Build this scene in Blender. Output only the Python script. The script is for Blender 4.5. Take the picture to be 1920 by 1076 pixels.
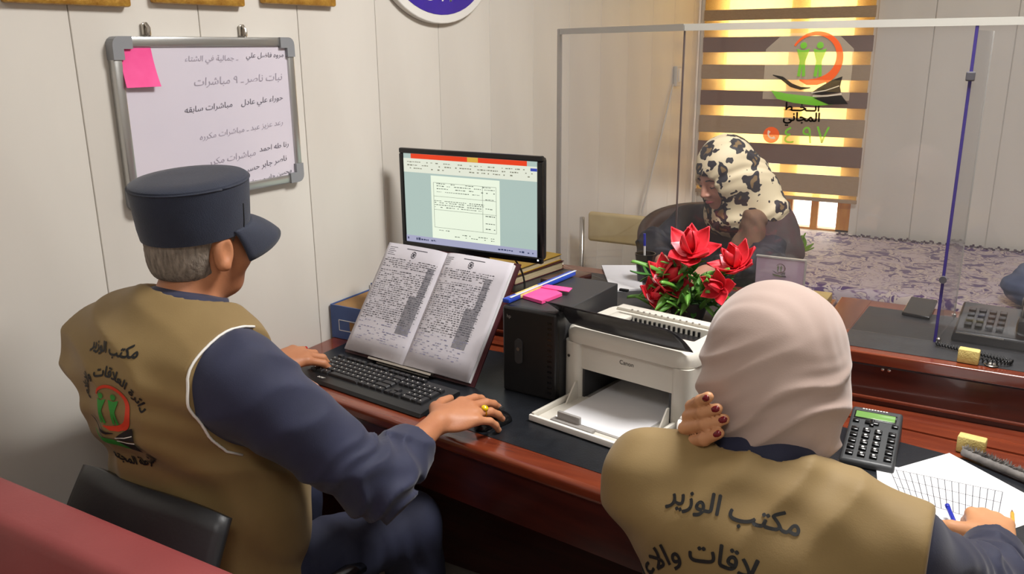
import bpy, bmesh, math, random
import numpy as np
from mathutils import Vector, Matrix
from mathutils.bvhtree import BVHTree
from mathutils.geometry import tessellate_polygon, interpolate_bezier

for o in list(bpy.data.objects): bpy.data.objects.remove(o)
SC = bpy.context.scene
COL = SC.collection
random.seed(4)

# ---------------------------------------------------------------- camera
FPX, CX, CY = 1586.0, 960.0, 538.0
_D = np.array([(1009-CX)/FPX, (6139-CY)/FPX, 1.0]); _D /= np.linalg.norm(_D)
_B = np.array([(1915-CX)/FPX, (80-CY)/FPX, 1.0]); _B -= _D*(_B@_D); _B /= np.linalg.norm(_B)
_A = np.cross(_D, _B); _A = _A if _A[0] > 0 else -_A
RW = np.array([_A, _B, -_D])
CAM = np.array([1.78, 0.0, 1.63])
def at(x, y, z=None, X=None, Y=None, depth=None):
    """photo pixel -> point on a plane of the room"""
    d = RW @ np.array([(x-CX)/FPX, (y-CY)/FPX, 1.0])
    if z is not None: t = (z-CAM[2])/d[2]
    elif X is not None: t = (X-CAM[0])/d[0]
    elif Y is not None: t = (Y-CAM[1])/d[1]
    else: t = depth
    return CAM + t*d
cd = bpy.data.cameras.new('camera'); cam = bpy.data.objects.new('camera', cd); COL.objects.link(cam)
cd.sensor_fit = 'HORIZONTAL'; cd.sensor_width = 36.0; cd.lens = FPX/1920*36; cd.clip_start = .02
M = Matrix.Identity(4)
for i in range(3):
    M[i][0] = RW[i, 0]; M[i][1] = -RW[i, 1]; M[i][2] = -RW[i, 2]; M[i][3] = CAM[i]
cam.matrix_world = M
SC.camera = cam

# ---------------------------------------------------------------- sky, lights, exposure
w = bpy.data.worlds.new('world'); SC.world = w; w.use_nodes = True
bg = w.node_tree.nodes['Background']; bg.inputs[0].default_value = (1.0, .93, .80, 1); bg.inputs[1].default_value = 5.0
SC.view_settings.view_transform = 'Standard'; SC.view_settings.look = 'None'
SC.view_settings.exposure = 0.0; SC.view_settings.gamma = 1.0; SC.view_settings.use_curve_mapping = False
CEIL = 2.85
LAMPS = [(1.9, -.35, 13), (1.75, 2.0, 66), (1.9, 4.3, 3.5)]  # first entry is a weak fill lamp added out of view behind the camera
for lx, ly, pw in LAMPS:
    ld = bpy.data.lights.new('ceiling_panel_light', 'AREA'); ld.shape = 'SQUARE'; ld.size = .62
    ld.energy = pw; ld.color = (1, .98, .95)
    lo = bpy.data.objects.new('ceiling_panel_light', ld); COL.objects.link(lo); lo.location = (lx, ly, CEIL-.04)

# ---------------------------------------------------------------- helpers
def S(r, g, b):
    f = lambda c: (c/255/12.92 if c/255 <= .04045 else ((c/255+.055)/1.055)**2.4)
    return (f(r), f(g), f(b), 1)
MATS = {}
def mat(name, col, rough=.5, metal=0, spec=.5, var=None, bump=None, emit=None, coat=0, sheen=0, alpha=None, stretch=(1, 1, 1), var2=None):
    """procedural material: var=(scale, colour2, detail), bump=(scale, strength), alpha=part that lets light through"""
    if name in MATS: return MATS[name]
    m = bpy.data.materials.new(name); m.use_nodes = True; MATS[name] = m
    nt = m.node_tree; N = nt.nodes; L = nt.links; b = N['Principled BSDF']
    b.inputs['Base Color'].default_value = col; b.inputs['Roughness'].default_value = rough
    b.inputs['Metallic'].default_value = metal; b.inputs['Specular IOR Level'].default_value = spec
    b.inputs['Coat Weight'].default_value = coat; b.inputs['Coat Roughness'].default_value = .08
    b.inputs['Sheen Weight'].default_value = sheen
    if var or bump:
        tc = N.new('ShaderNodeTexCoord'); mp = N.new('ShaderNodeMapping'); mp.inputs['Scale'].default_value = stretch
        L.new(tc.outputs['Object'], mp.inputs[0])
    if var:
        n = N.new('ShaderNodeTexNoise'); n.inputs['Scale'].default_value = var[0]; n.inputs['Detail'].default_value = var[2] if len(var) > 2 else 4
        L.new(mp.outputs[0], n.inputs['Vector'])
        r = N.new('ShaderNodeValToRGB'); r.color_ramp.elements[0].position = .32; r.color_ramp.elements[1].position = .68
        r.color_ramp.elements[0].color = col; r.color_ramp.elements[1].color = var[1]
        L.new(n.outputs[0], r.inputs[0]); L.new(r.outputs[0], b.inputs['Base Color'])
    if bump:
        n2 = N.new('ShaderNodeTexNoise'); n2.inputs['Scale'].default_value = bump[0]; n2.inputs['Detail'].default_value = 3
        L.new(mp.outputs[0], n2.inputs['Vector'])
        bp = N.new('ShaderNodeBump'); bp.inputs['Strength'].default_value = bump[1]; bp.inputs['Distance'].default_value = .004
        L.new(n2.outputs[0], bp.inputs['Height']); L.new(bp.outputs[0], b.inputs['Normal'])
    if emit:
        b.inputs['Emission Color'].default_value = emit[0]; b.inputs['Emission Strength'].default_value = emit[1]
    if alpha is not None:
        b.inputs['Alpha'].default_value = alpha
    return m
def setp(o, **k):
    for a, v in k.items(): o[a] = v
    return o
def tag(o, label, cat, group=None, kind=None):
    o['label'] = label; o['category'] = cat
    if group: o['group'] = group
    if kind: o['kind'] = kind
    return o
def empty(name, loc, label=None, cat=None, group=None, parent=None):
    o = bpy.data.objects.new(name, None); COL.objects.link(o); o.empty_display_size = .05
    o.location = loc
    if label: tag(o, label, cat, group)
    if parent: o.parent = parent
    return o
class MB:
    """collects shapes, world (or thing-local) coordinates, into one mesh"""
    def __init__(s): s.v = []; s.f = []
    def add(s, vs, fs):
        k = len(s.v); s.v += [tuple(map(float, v)) for v in vs]; s.f += [tuple(i+k for i in f) for f in fs]; return s
    def box(s, c, d, rot=None):
        x, y, z = d[0]/2, d[1]/2, d[2]/2
        vs = [Vector(q) for q in ((-x,-y,-z),(x,-y,-z),(x,y,-z),(-x,y,-z),(-x,-y,z),(x,-y,z),(x,y,z),(-x,y,z))]
        if rot is not None: vs = [rot @ q for q in vs]
        vs = [q+Vector(c) for q in vs]
        return s.add(vs, [(0,3,2,1),(4,5,6,7),(0,1,5,4),(1,2,6,5),(2,3,7,6),(3,0,4,7)])
    def rbox(s, c, d, r=.005, rot=None, seg=2):
        bm = bmesh.new(); bmesh.ops.create_cube(bm, size=1)
        bmesh.ops.scale(bm, vec=d, verts=bm.verts)
        bmesh.ops.bevel(bm, geom=bm.edges[:], offset=min(r, min(d)*.49), segments=seg, profile=.5, affect='EDGES')
        vs = [q.co.copy() for q in bm.verts]; bm.verts.index_update(); fs = [[q.index for q in f.verts] for f in bm.faces]; bm.free()
        if rot is not None: vs = [rot @ q for q in vs]
        return s.add([q+Vector(c) for q in vs], fs)
    def prism(s, poly, z0, z1, fr=None):
        """poly in x,y extruded z0..z1; fr maps local to world"""
        n = len(poly); vs = [Vector((p[0], p[1], z0)) for p in poly]+[Vector((p[0], p[1], z1)) for p in poly]
        if fr is not None: vs = [fr @ q for q in vs]
        return s.add(vs, [tuple(range(n))[::-1], tuple(range(n, 2*n))]+[(i, (i+1) % n, n+(i+1) % n, n+i) for i in range(n)])
    def loft(s, rings, cap0=True, cap1=True, closed=True):
        n = len(rings[0]); vs = [q for r in rings for q in r]; fs = []
        for i in range(len(rings)-1):
            for j in range(n if closed else n-1):
                k = (j+1) % n; fs.append((i*n+j, i*n+k, (i+1)*n+k, (i+1)*n+j))
        if cap0: fs.append(tuple(range(n))[::-1])
        if cap1: fs.append(tuple(range((len(rings)-1)*n, len(rings)*n)))
        return s.add(vs, fs)
    def tube(s, pts, rad, seg=10, flat=1.0):
        pts = [Vector(p) for p in pts]; rings = []
        rs = rad if isinstance(rad, (list, tuple)) else [rad]*len(pts)
        up = None
        for i, p in enumerate(pts):
            t = (pts[min(i+1, len(pts)-1)]-pts[max(i-1, 0)]).normalized()
            if up is None:
                up = Vector((0, 0, 1)) if abs(t.z) < .9 else Vector((1, 0, 0))
            a = t.cross(up).normalized(); up = a.cross(t).normalized()
            rings.append([p+(a*math.cos(2*math.pi*j/seg)+up*flat*math.sin(2*math.pi*j/seg))*rs[i] for j in range(seg)])
        return s.loft(rings)
    def lathe(s, prof, c, seg=24, rot=None):
        rings = []
        for r, z in prof:
            ring = [Vector((r*math.cos(2*math.pi*j/seg), r*math.sin(2*math.pi*j/seg), z)) for j in range(seg)]
            if rot is not None: ring = [rot @ q for q in ring]
            rings.append([q+Vector(c) for q in ring])
        return s.loft(rings)
    def grid(s, fn, nu, nv):
        vs = [fn(i/(nu), j/(nv)) for i in range(nu+1) for j in range(nv+1)]
        return s.add(vs, [(i*(nv+1)+j, (i+1)*(nv+1)+j, (i+1)*(nv+1)+j+1, i*(nv+1)+j+1) for i in range(nu) for j in range(nv)])
    def shell(s, fn, nu, nv, th):
        """grid surface with thickness th along its normal"""
        P = np.array([[fn(i/nu, j/nv) for j in range(nv+1)] for i in range(nu+1)], float)
        du = np.gradient(P, axis=0); dv = np.gradient(P, axis=1); n = np.cross(du, dv); n /= np.linalg.norm(n, axis=2, keepdims=True)+1e-12
        a = P+n*th/2; b = P-n*th/2; m = (nu+1)*(nv+1); idx = lambda i, j: i*(nv+1)+j
        fs = []
        for i in range(nu):
            for j in range(nv):
                q = (idx(i, j), idx(i+1, j), idx(i+1, j+1), idx(i, j+1)); fs.append(q); fs.append(tuple(k+m for k in q[::-1]))
        for i in range(nu):
            fs.append((idx(i+1, 0), idx(i, 0), idx(i, 0)+m, idx(i+1, 0)+m)); fs.append((idx(i, nv), idx(i+1, nv), idx(i+1, nv)+m, idx(i, nv)+m))
        for j in range(nv):
            fs.append((idx(0, j), idx(0, j+1), idx(0, j+1)+m, idx(0, j)+m)); fs.append((idx(nu, j+1), idx(nu, j), idx(nu, j)+m, idx(nu, j+1)+m))
        return s.add(list(a.reshape(-1, 3))+list(b.reshape(-1, 3)), fs)
    def mesh(s, name, m, smooth=False):
        me = bpy.data.meshes.new(name); me.from_pydata(s.v, [], s.f); me.update()
        if m: me.materials.append(m)
        if smooth:
            me.shade_smooth()
            if smooth != 'all': me.set_sharp_from_angle(angle=math.radians(38 if smooth is True else smooth))
        return me
    def obj(s, name, m, parent=None, smooth=False, loc=None):
        o = bpy.data.objects.new(name, s.mesh(name, m, smooth)); COL.objects.link(o)
        if parent: o.parent = parent
        if loc is not None: o.location = loc
        return o
def link(name, me, parent=None, loc=(0, 0, 0), rot=None):
    o = bpy.data.objects.new(name, me); COL.objects.link(o); o.location = loc
    if rot is not None: o.rotation_euler = rot
    if parent: o.parent = parent
    return o
def RZ(d): return Matrix.Rotation(math.radians(d), 3, 'Z')
def RX(d): return Matrix.Rotation(math.radians(d), 3, 'X')
def RY(d): return Matrix.Rotation(math.radians(d), 3, 'Y')
def frame(o, x, y, z=None):
    """4x4 from origin and two axes"""
    x = Vector(x).normalized(); y = Vector(y); z = x.cross(y).normalized(); y = z.cross(x)
    m = Matrix.Identity(4)
    for i in range(3): m[i][0] = x[i]; m[i][1] = y[i]; m[i][2] = z[i]; m[i][3] = o[i]
    return m

# ---- lettering ------------------------------------------------------------
AR = {}
def _ar():
    four = 'بتثجحخسشصضطظعغفقكلمنهي'
    base = dict(zip('ء آ أ ؤ إ ئ ا ب ة ت ث ج ح خ د ذ ر ز س ش ص ض ط ظ ع غ ف ق ك ل م ن ه و ى ي'.split(),
        (0xFE80, 0xFE81, 0xFE83, 0xFE85, 0xFE87, 0xFE89, 0xFE8D, 0xFE8F, 0xFE93, 0xFE95, 0xFE99, 0xFE9D, 0xFEA1, 0xFEA5, 0xFEA9, 0xFEAB, 0xFEAD, 0xFEAF,
         0xFEB1, 0xFEB5, 0xFEB9, 0xFEBD, 0xFEC1, 0xFEC5, 0xFEC9, 0xFECD, 0xFED1, 0xFED5, 0xFED9, 0xFEDD, 0xFEE1, 0xFEE5, 0xFEE9, 0xFEED, 0xFEEF, 0xFEF1)))
    for c, b in base.items():
        AR[c] = tuple(b+i for i in range(4 if (c in four or c == 'ئ') else (1 if c == 'ء' else 2)))
    AR['ـ'] = (0x640,)*4; AR['لا'] = (0xFEFB, 0xFEFC)
_ar()
def shape_ar(s):
    t = []; i = 0
    while i < len(s):
        if s[i:i+2] == 'لا': t.append('لا'); i += 2
        else: t.append(s[i]); i += 1
    out = []
    for i, c in enumerate(t):
        if c not in AR: out.append(c); continue
        f = AR[c]; pj = i > 0 and len(AR.get(t[i-1], ())) == 4
        nj = i+1 < len(t) and len(AR.get(t[i+1], ())) > 1 and len(f) == 4
        k = (3 if nj else 1) if pj else (2 if nj else 0)
        out.append(chr(f[min(k, len(f)-1)]))
    return ''.join(reversed(out))
_tcache = {}
def text_tris(s, arabic=True):
    """flat lettering of unit size: verts (x,y) centred in x, triangles"""
    if s in _tcache: return _tcache[s]
    c = bpy.data.curves.new('lettering', 'FONT'); c.body = shape_ar(s) if arabic else s; c.size = 1; c.align_x = 'CENTER'; c.resolution_u = 3
    o = bpy.data.objects.new('lettering', c); COL.objects.link(o)
    dg = bpy.context.evaluated_depsgraph_get(); cu = o.to_curve(dg)
    loops = []
    for sp in cu.splines:
        pts = []
        if sp.type == 'BEZIER':
            n = len(sp.bezier_points)
            for i in range(n):
                a = sp.bezier_points[i]; b = sp.bezier_points[(i+1) % n]
                straight = (a.handle_right-a.co).length < 1e-6 and (b.handle_left-b.co).length < 1e-6
                q = [a.co, b.co] if straight else interpolate_bezier(a.co, a.handle_right, b.handle_left, b.co, 5)
                pts += [Vector((v.x, v.y, 0)) for v in q[:-1]]
        else:
            pts = [Vector((p.co.x, p.co.y, 0)) for p in sp.points]
        if len(pts) > 2: loops.append(pts)
    o.to_curve_clear(); bpy.data.objects.remove(o); bpy.data.curves.remove(c)
    area = lambda p: sum(p[i].x*p[(i+1) % len(p)].y-p[(i+1) % len(p)].x*p[i].y for i in range(len(p)))/2
    def inside(q, p):
        r = False
        for i in range(len(p)):
            a, b = p[i], p[i-1]
            if (a.y > q.y) != (b.y > q.y) and q.x < (b.x-a.x)*(q.y-a.y)/(b.y-a.y)+a.x: r = not r
        return r
    ar = [area(p) for p in loops]; sg = 1 if max(ar, key=abs) > 0 else -1
    outer = [i for i in range(len(loops)) if ar[i]*sg > 0]; holes = {i: [] for i in outer}
    for i in range(len(loops)):
        if ar[i]*sg <= 0:
            best = [j for j in outer if inside(loops[i][0], loops[j])]
            if best: holes[min(best, key=lambda j: abs(ar[j]))].append(i)
    V, T = [], []
    for j in outer:
        grp = [loops[j]]+[loops[h] for h in holes[j]]; k = len(V)
        for g in grp: V += [(p.x, p.y) for p in g]
        T += [tuple(k+i for i in t) for t in tessellate_polygon(grp)]
    _tcache[s] = (np.array(V) if V else np.zeros((0, 2)), T); return _tcache[s]
def text2d(s, width=None, size=None, at2=(0, 0), arabic=True, arc=None, rot=0, shear=0):
    """placed lettering in 2-D: returns verts, tris. arc=(radius, +1 over / -1 under)"""
    V, T = text_tris(s, arabic); V = V.copy()
    if not len(V): return V, T
    V[:, 0] -= (V[:, 0].min()+V[:, 0].max())/2
    k = size if size else width/(V[:, 0].max()-V[:, 0].min()); V *= k
    V[:, 0] += shear*V[:, 1]
    if arc:
        R, sg = arc; a = V[:, 0]/R; rr = R+sg*V[:, 1]
        V = np.stack([rr*np.sin(a), sg*rr*np.cos(a)], 1)
    if rot:
        c, s_ = math.cos(math.radians(rot)), math.sin(math.radians(rot)); V = V @ np.array([[c, s_], [-s_, c]])
    return V+np.array(at2), T
def bold(V, T, b):
    """heavier strokes: the same outline laid again a little aside"""
    n = len(V); O = [(0, 0), (b, 0), (-b, 0), (0, b), (0, -b)]
    return np.concatenate([V+np.array(o_) for o_ in O]), [tuple(i+n*k for i in t) for k in range(len(O)) for t in T]
def place2d(V, T, fr, lift=0):
    return MB().add([fr @ Vector((v[0], v[1], lift)) for v in V], T)
def finer(V, T, m):
    """split triangles until no edge is longer than m"""
    bm = bmesh.new(); vs = [bm.verts.new((v[0], v[1], 0)) for v in V]
    for t in T:
        try: bm.faces.new([vs[i] for i in t])
        except ValueError: pass
    for _ in range(4):
        e = [x for x in bm.edges if x.calc_length() > m]
        if not e: break
        bmesh.ops.subdivide_edges(bm, edges=e, cuts=1)
        bmesh.ops.triangulate(bm, faces=bm.faces[:])
    bm.verts.index_update(); V2 = np.array([v.co[:2] for v in bm.verts]); T2 = [tuple(v.index for v in f.verts) for f in bm.faces]; bm.free()
    return V2, T2
def drape2d(V, T, fr, bvh, lift=.0015, fine=.008):
    """print 2-D artwork onto a curved cloth: moves along the frame's -z until it meets the cloth"""
    V, T = finer(V, T, fine); d = -Vector(fr.col[2][:3]); out = []; ok = []
    for v in V:
        p = fr @ Vector((v[0], v[1], 0)); h, n, i, _ = bvh.ray_cast(p, d)
        ok.append(h is not None)
        out.append((h - d*lift) if h is not None else p)
    T = [t for t in T if all(ok[i] for i in t)]
    return MB().add(out, T)
def strokes2d(pts, wd):
    """2-D brush stroke with widths"""
    P = np.array(pts, float); ws = wd if isinstance(wd, (list, tuple)) else [wd]*len(P)
    t = np.gradient(P, axis=0); n = np.stack([-t[:, 1], t[:, 0]], 1); n /= np.linalg.norm(n, axis=1, keepdims=True)
    a = P+n*np.array(ws)[:, None]/2; b = P-n*np.array(ws)[:, None]/2; m = len(P)
    return np.concatenate([a, b]), [t for i in range(m-1) for t in ((i, m+i, m+i+1), (i, m+i+1, i+1))]
def arcpts(c, r, a0, a1, n=24):
    return [(c[0]+r*math.cos(math.radians(a0+(a1-a0)*i/n)), c[1]+r*math.sin(math.radians(a0+(a1-a0)*i/n))) for i in range(n+1)]
def fan2d(poly):
    return np.array(poly, float), [tuple(t) for t in tessellate_polygon([[Vector((p[0], p[1], 0)) for p in poly]])]
def emblem():
    """the community emblem in a unit square: list of (colour key, verts, tris)"""
    out = []
    ring = arcpts((.05, .1), .62, 150, -62, 30)
    out.append(('orange',)+strokes2d(ring, [.05+.17*(i/30) for i in range(31)]))
    out.append(('orange',)+strokes2d([(.36, -.42), (.15, -.5), (-.1, -.52), (-.3, -.46)], [.18, .17, .14, .03]))
    for sx in (-.26, .16):
        out.append(('green',)+fan2d([(sx-.17, .34), (sx-.03, .30), (sx+.03, .30), (sx+.17, .34), (sx+.07, .02), (sx+.1, -.36), (sx+.02, -.38), (sx, -.08), (sx-.03, -.38), (sx-.11, -.36), (sx-.07, .02)]))
        out.append(('green',)+fan2d(arcpts((sx, .42), .085, 0, 342, 18)))
    out.append(('black',)+strokes2d([(-1, -.34), (-.75, -.42), (-.5, -.60), (-.25, -.68), (0, -.66)], [.02, .09, .1, .08, .02]))
    out.append(('green',)+fan2d([(-1.02, -.74), (-.6, -.82), (0, -.88), (.3, -.92), (.62, -1.08), (.2, -1.12), (-.4, -1.06), (-.85, -.96)]))
    out.append(('black',)+fan2d([(.02, -.80), (.2, -.66), (.52, -.46), (.78, -.36), (.74, -.62), (.78, -.76), (.3, -.84)]))
    out.append(('black',)+fan2d([(.1, -.92), (.8, -.84), (.98, -1.06), (.5, -1.08)]))
    out.append(('white',)+strokes2d([(.04, -.79), (.4, -.72), (.72, -.60)], .025))
    out.append(('white',)+strokes2d([(.08, -.87), (.45, -.86), (.8, -.80)], .03))
    return out

# ---- organic shapes: signed distance fields meshed with surface nets ---------
f4 = np.float32
def A3(*v): return np.array(v, dtype=f4)
def cap(p, a, b, r1, r2=None):
    r2 = r1 if r2 is None else r2; a = np.asarray(a, f4); b = np.asarray(b, f4); ba = b-a; pa = p-a
    h = np.clip((pa @ ba)/f4(ba @ ba+1e-12), 0, 1)
    return np.linalg.norm(pa-h[:, None]*ba, axis=1)-(r1+(r2-r1)*h)
def ell(p, c, r, R=None):
    q = p-np.asarray(c, f4)
    if R is not None: q = q @ np.asarray(R, f4)     # columns of R: axes
    r = np.asarray(r, f4); k0 = np.linalg.norm(q/r, axis=1); k1 = np.linalg.norm(q/(r*r), axis=1)
    return k0*(k0-1)/np.maximum(k1, 1e-6)
def plane(p, c, n):
    n = np.asarray(n, f4); n = n/np.linalg.norm(n); return (p-np.asarray(c, f4)) @ n
def smin(a, b, k):
    h = np.maximum(k-np.abs(a-b), 0)/k; return np.minimum(a, b)-h*h*k*.25
def smax(a, b, k): return -smin(-a, -b, k)
def su(k, *d):
    r = d[0]
    for x in d[1:]: r = smin(r, x, k)
    return r
def chain(p, pts, rads, k=.0):
    r = None
    for i in range(len(pts)-1):
        d = cap(p, pts[i], pts[i+1], rads[i], rads[i+1]); r = d if r is None else (smin(r, d, k) if k else np.minimum(r, d))
    return r
def near(p, c, rad, fn):
    """evaluate fn only close to c"""
    d = np.linalg.norm(p-np.asarray(c, f4), axis=1)-rad; m = d < .05; out = np.maximum(d, .04).astype(f4)
    if m.any(): out[m] = fn(p[m])
    return out
def folds(p, d, freq, amp, seed=0, warp=.5):
    """cloth folds running across direction d"""
    d = np.asarray(d, f4); d = d/np.linalg.norm(d); q = p*f4(freq)
    w_ = np.sin(q[:, 0]*.31+seed)+np.sin(q[:, 1]*.37+1.7*seed+q[:, 2]*.21)+np.sin(q[:, 2]*.43-q[:, 0]*.17+2.3*seed)
    ph = (p @ d)*freq+warp*w_
    return amp*(np.sin(ph)+.5*np.sin(2.1*ph+seed+w_))
def creases(p, d, freq, amp, seed=0, warp=.8):
    """sharper fold ridges across direction d"""
    d = np.asarray(d, f4); d = d/np.linalg.norm(d); q = p*f4(freq)
    w_ = np.sin(q[:, 0]*.27+seed)+np.sin(q[:, 1]*.33+1.3*seed+q[:, 2]*.25)+np.sin(q[:, 2]*.39-q[:, 0]*.21+2.1*seed)
    return amp*(np.sqrt(np.sin((p @ d)*freq*.5+warp*w_)**2+.02)-.6)*2
def sdf_mesh(name, fn, lo, hi, h, m=None, parent=None):
    lo = np.asarray(lo, float); hi = np.asarray(hi, float)
    nb = np.ceil((hi-lo)/(h*8)).astype(int); n = nb*8
    g = np.stack(np.meshgrid(*[np.arange(k) for k in nb], indexing='ij'), -1).reshape(-1, 3)
    cen = (lo+(g*8+3.5)*h).astype(f4); dc = fn(cen)
    act = np.abs(dc) < 8*h*1.25
    D = np.empty((nb[0], nb[1], nb[2], 8, 8, 8), f4); D[:] = np.sign(dc).reshape(nb)[..., None, None, None]
    loc = np.stack(np.meshgrid(*[np.arange(8)]*3, indexing='ij'), -1).reshape(-1, 3)
    ga = g[act]
    for i in range(0, len(ga), 600):
        b = ga[i:i+600]; pts = (lo+(b[:, None, :]*8+loc[None])*h).reshape(-1, 3).astype(f4)
        D[b[:, 0], b[:, 1], b[:, 2]] = fn(pts).reshape(-1, 8, 8, 8)
    D = D.transpose(0, 3, 1, 4, 2, 5).reshape(n)
    s = D < 0
    cs = np.zeros(n-1, np.uint8)
    for a in (0, 1):
        for b in (0, 1):
            for c in (0, 1): cs += s[a:n[0]-1+a, b:n[1]-1+b, c:n[2]-1+c]
    cell = np.argwhere((cs > 0) & (cs < 8)); dims = n-1
    flat = np.ravel_multi_index(cell.T, dims)
    acc = np.zeros((len(cell), 3)); cnt = np.zeros(len(cell))
    cor = {(a, b, c): D[cell[:, 0]+a, cell[:, 1]+b, cell[:, 2]+c] for a in (0, 1) for b in (0, 1) for c in (0, 1)}
    for k0, d0 in cor.items():
        for ax in range(3):
            if k0[ax]: continue
            k1 = list(k0); k1[ax] = 1; d1 = cor[tuple(k1)]
            x = (d0 < 0) != (d1 < 0); t = np.where(x, d0/(d0-d1+1e-20), 0)
            e = np.repeat(np.array([k0], float), len(cell), 0); e[:, ax] = t
            acc[x] += e[x]; cnt[x] += 1
    V = lo+(cell+acc/cnt[:, None])*h
    Q = []
    for ax in range(3):
        sl0 = [slice(None)]*3; sl1 = [slice(None)]*3; sl0[ax] = slice(0, -1); sl1[ax] = slice(1, None)
        e = np.argwhere(s[tuple(sl0)] != s[tuple(sl1)])
        b_, c_ = (ax+1) % 3, (ax+2) % 3
        e = e[(e[:, b_] > 0) & (e[:, c_] > 0) & (e[:, b_] < dims[b_]) & (e[:, c_] < dims[c_])]
        neg = s[e[:, 0], e[:, 1], e[:, 2]]
        q = []
        for db, dc_ in ((1, 1), (0, 1), (0, 0), (1, 0)):
            k = e.copy(); k[:, b_] -= db; k[:, c_] -= dc_
            q.append(np.searchsorted(flat, np.ravel_multi_index(k.T, dims)))
        q = np.stack(q, 1); q[~neg] = q[~neg][:, ::-1]; Q.append(q)
    Q = np.concatenate(Q)
    me = bpy.data.meshes.new(name); me.vertices.add(len(V)); me.vertices.foreach_set('co', V.astype(f4).ravel())
    me.loops.add(Q.size); me.loops.foreach_set('vertex_index', Q.ravel().astype(np.int32))
    me.polygons.add(len(Q)); me.polygons.foreach_set('loop_start', np.arange(0, Q.size, 4, dtype=np.int32))
    me.update(calc_edges=True); me.validate()
    me.shade_smooth()
    if m: me.materials.append(m)
    o = bpy.data.objects.new(name, me); COL.objects.link(o)
    if parent: o.parent = parent
    return o
def bvh_of(o):
    me = o.data; return BVHTree.FromPolygons([v.co.copy() for v in me.vertices], [tuple(p.vertices) for p in me.polygons])
# ================================================================ materials
M_WALL = mat('wall_panel', S(226, 221, 212), .42, var=(2.2, S(214, 208, 199), 6), bump=(6, .05), stretch=(1, 1, .35))
M_WALL2 = mat('plain_wall', S(222, 217, 208), .6, var=(3, S(212, 206, 198)))
M_GAP = mat('panel_gap', S(150, 145, 138), .8, var=(30, S(130, 126, 120)))
M_CEIL = mat('ceiling_paint', S(238, 236, 230), .8, bump=(60, .05))
M_FLOOR = mat('floor_tile', S(150, 142, 132), .35, var=(4, S(132, 124, 116)), bump=(10, .05))
def wood(name, c1, c2, rough, stretch, coat=.5):
    return mat(name, c1, rough, var=(9, c2, 8), bump=(40, .03), stretch=stretch, coat=coat)
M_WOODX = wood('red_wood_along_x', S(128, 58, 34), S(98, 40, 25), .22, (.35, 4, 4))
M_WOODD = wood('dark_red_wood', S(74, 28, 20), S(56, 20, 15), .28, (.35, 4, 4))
M_WOODY = wood('red_wood_along_y', S(116, 56, 34), S(92, 40, 26), .25, (4, .35, 4))
M_INLAY = mat('black_leatherette', S(30, 33, 38), .33, var=(40, S(24, 26, 31)), bump=(220, .12))
M_BLK = mat('black_plastic', S(24, 24, 26), .38, bump=(300, .04))
M_BLKG = mat('black_gloss_plastic', S(18, 18, 20), .18, bump=(90, .01))
M_DKG = mat('dark_grey_plastic', S(52, 52, 54), .45, bump=(300, .05))
M_PRN = mat('warm_white_plastic', S(216, 211, 200), .38, var=(3, S(208, 203, 192)), bump=(200, .02))
M_GREYP = mat('grey_plastic', S(150, 146, 142), .4, bump=(200, .02))
M_WHT = mat('white_paper', S(236, 235, 236), .75, var=(5, S(228, 227, 230)))
M_INK = mat('grey_ink', S(70, 70, 78), .8, bump=(100, .01))
M_ALU = mat('brushed_aluminium', S(186, 186, 184), .3, metal=.85, bump=(90, .05), stretch=(1, 1, 8))
M_STEEL = mat('nickel_steel', S(190, 185, 178), .22, metal=1, bump=(60, .02))
M_PINK = mat('pink_paper', S(250, 90, 160), .7, var=(20, S(244, 76, 148)))
M_ORANGE = mat('orange_print', S(214, 62, 34), .6, bump=(300, .03))
M_GREEN = mat('green_print', S(46, 140, 52), .6, bump=(300, .03))
M_BLACKP = mat('black_print', S(18, 18, 20), .6, bump=(300, .03))
M_WHITEP = mat('white_print', S(235, 232, 226), .6, bump=(300, .03))
EMB = dict(orange=M_ORANGE, green=M_GREEN, black=M_BLACKP, white=M_WHITEP)
EMBN = dict(orange='emblem_arc', green='emblem_figure', black='emblem_mark', white='emblem_line')

def bev(o, wd=.006, seg=3):
    b = o.modifiers.new('edge', 'BEVEL'); b.width = wd; b.segments = seg; b.limit_method = 'ANGLE'
    o.data.shade_smooth(); o.data.set_sharp_from_angle(angle=math.radians(60)); return o
def copy_tree(o, parent=None):
    c = o.copy(); COL.objects.link(c)
    if parent: c.parent = parent
    for ch in o.children: copy_tree(ch, c)
    return c
def art(fr, items, parent, lift=.0006, mats=EMB):
    for i, (k, V, T) in enumerate(items):
        place2d(V, T, fr, lift*(1+.15*i)).obj(EMBN[k], mats[k], parent)
def scale2d(items, s, c=(0, 0)):
    return [(k, V*s+np.array(c), T) for k, V, T in items]

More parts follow.
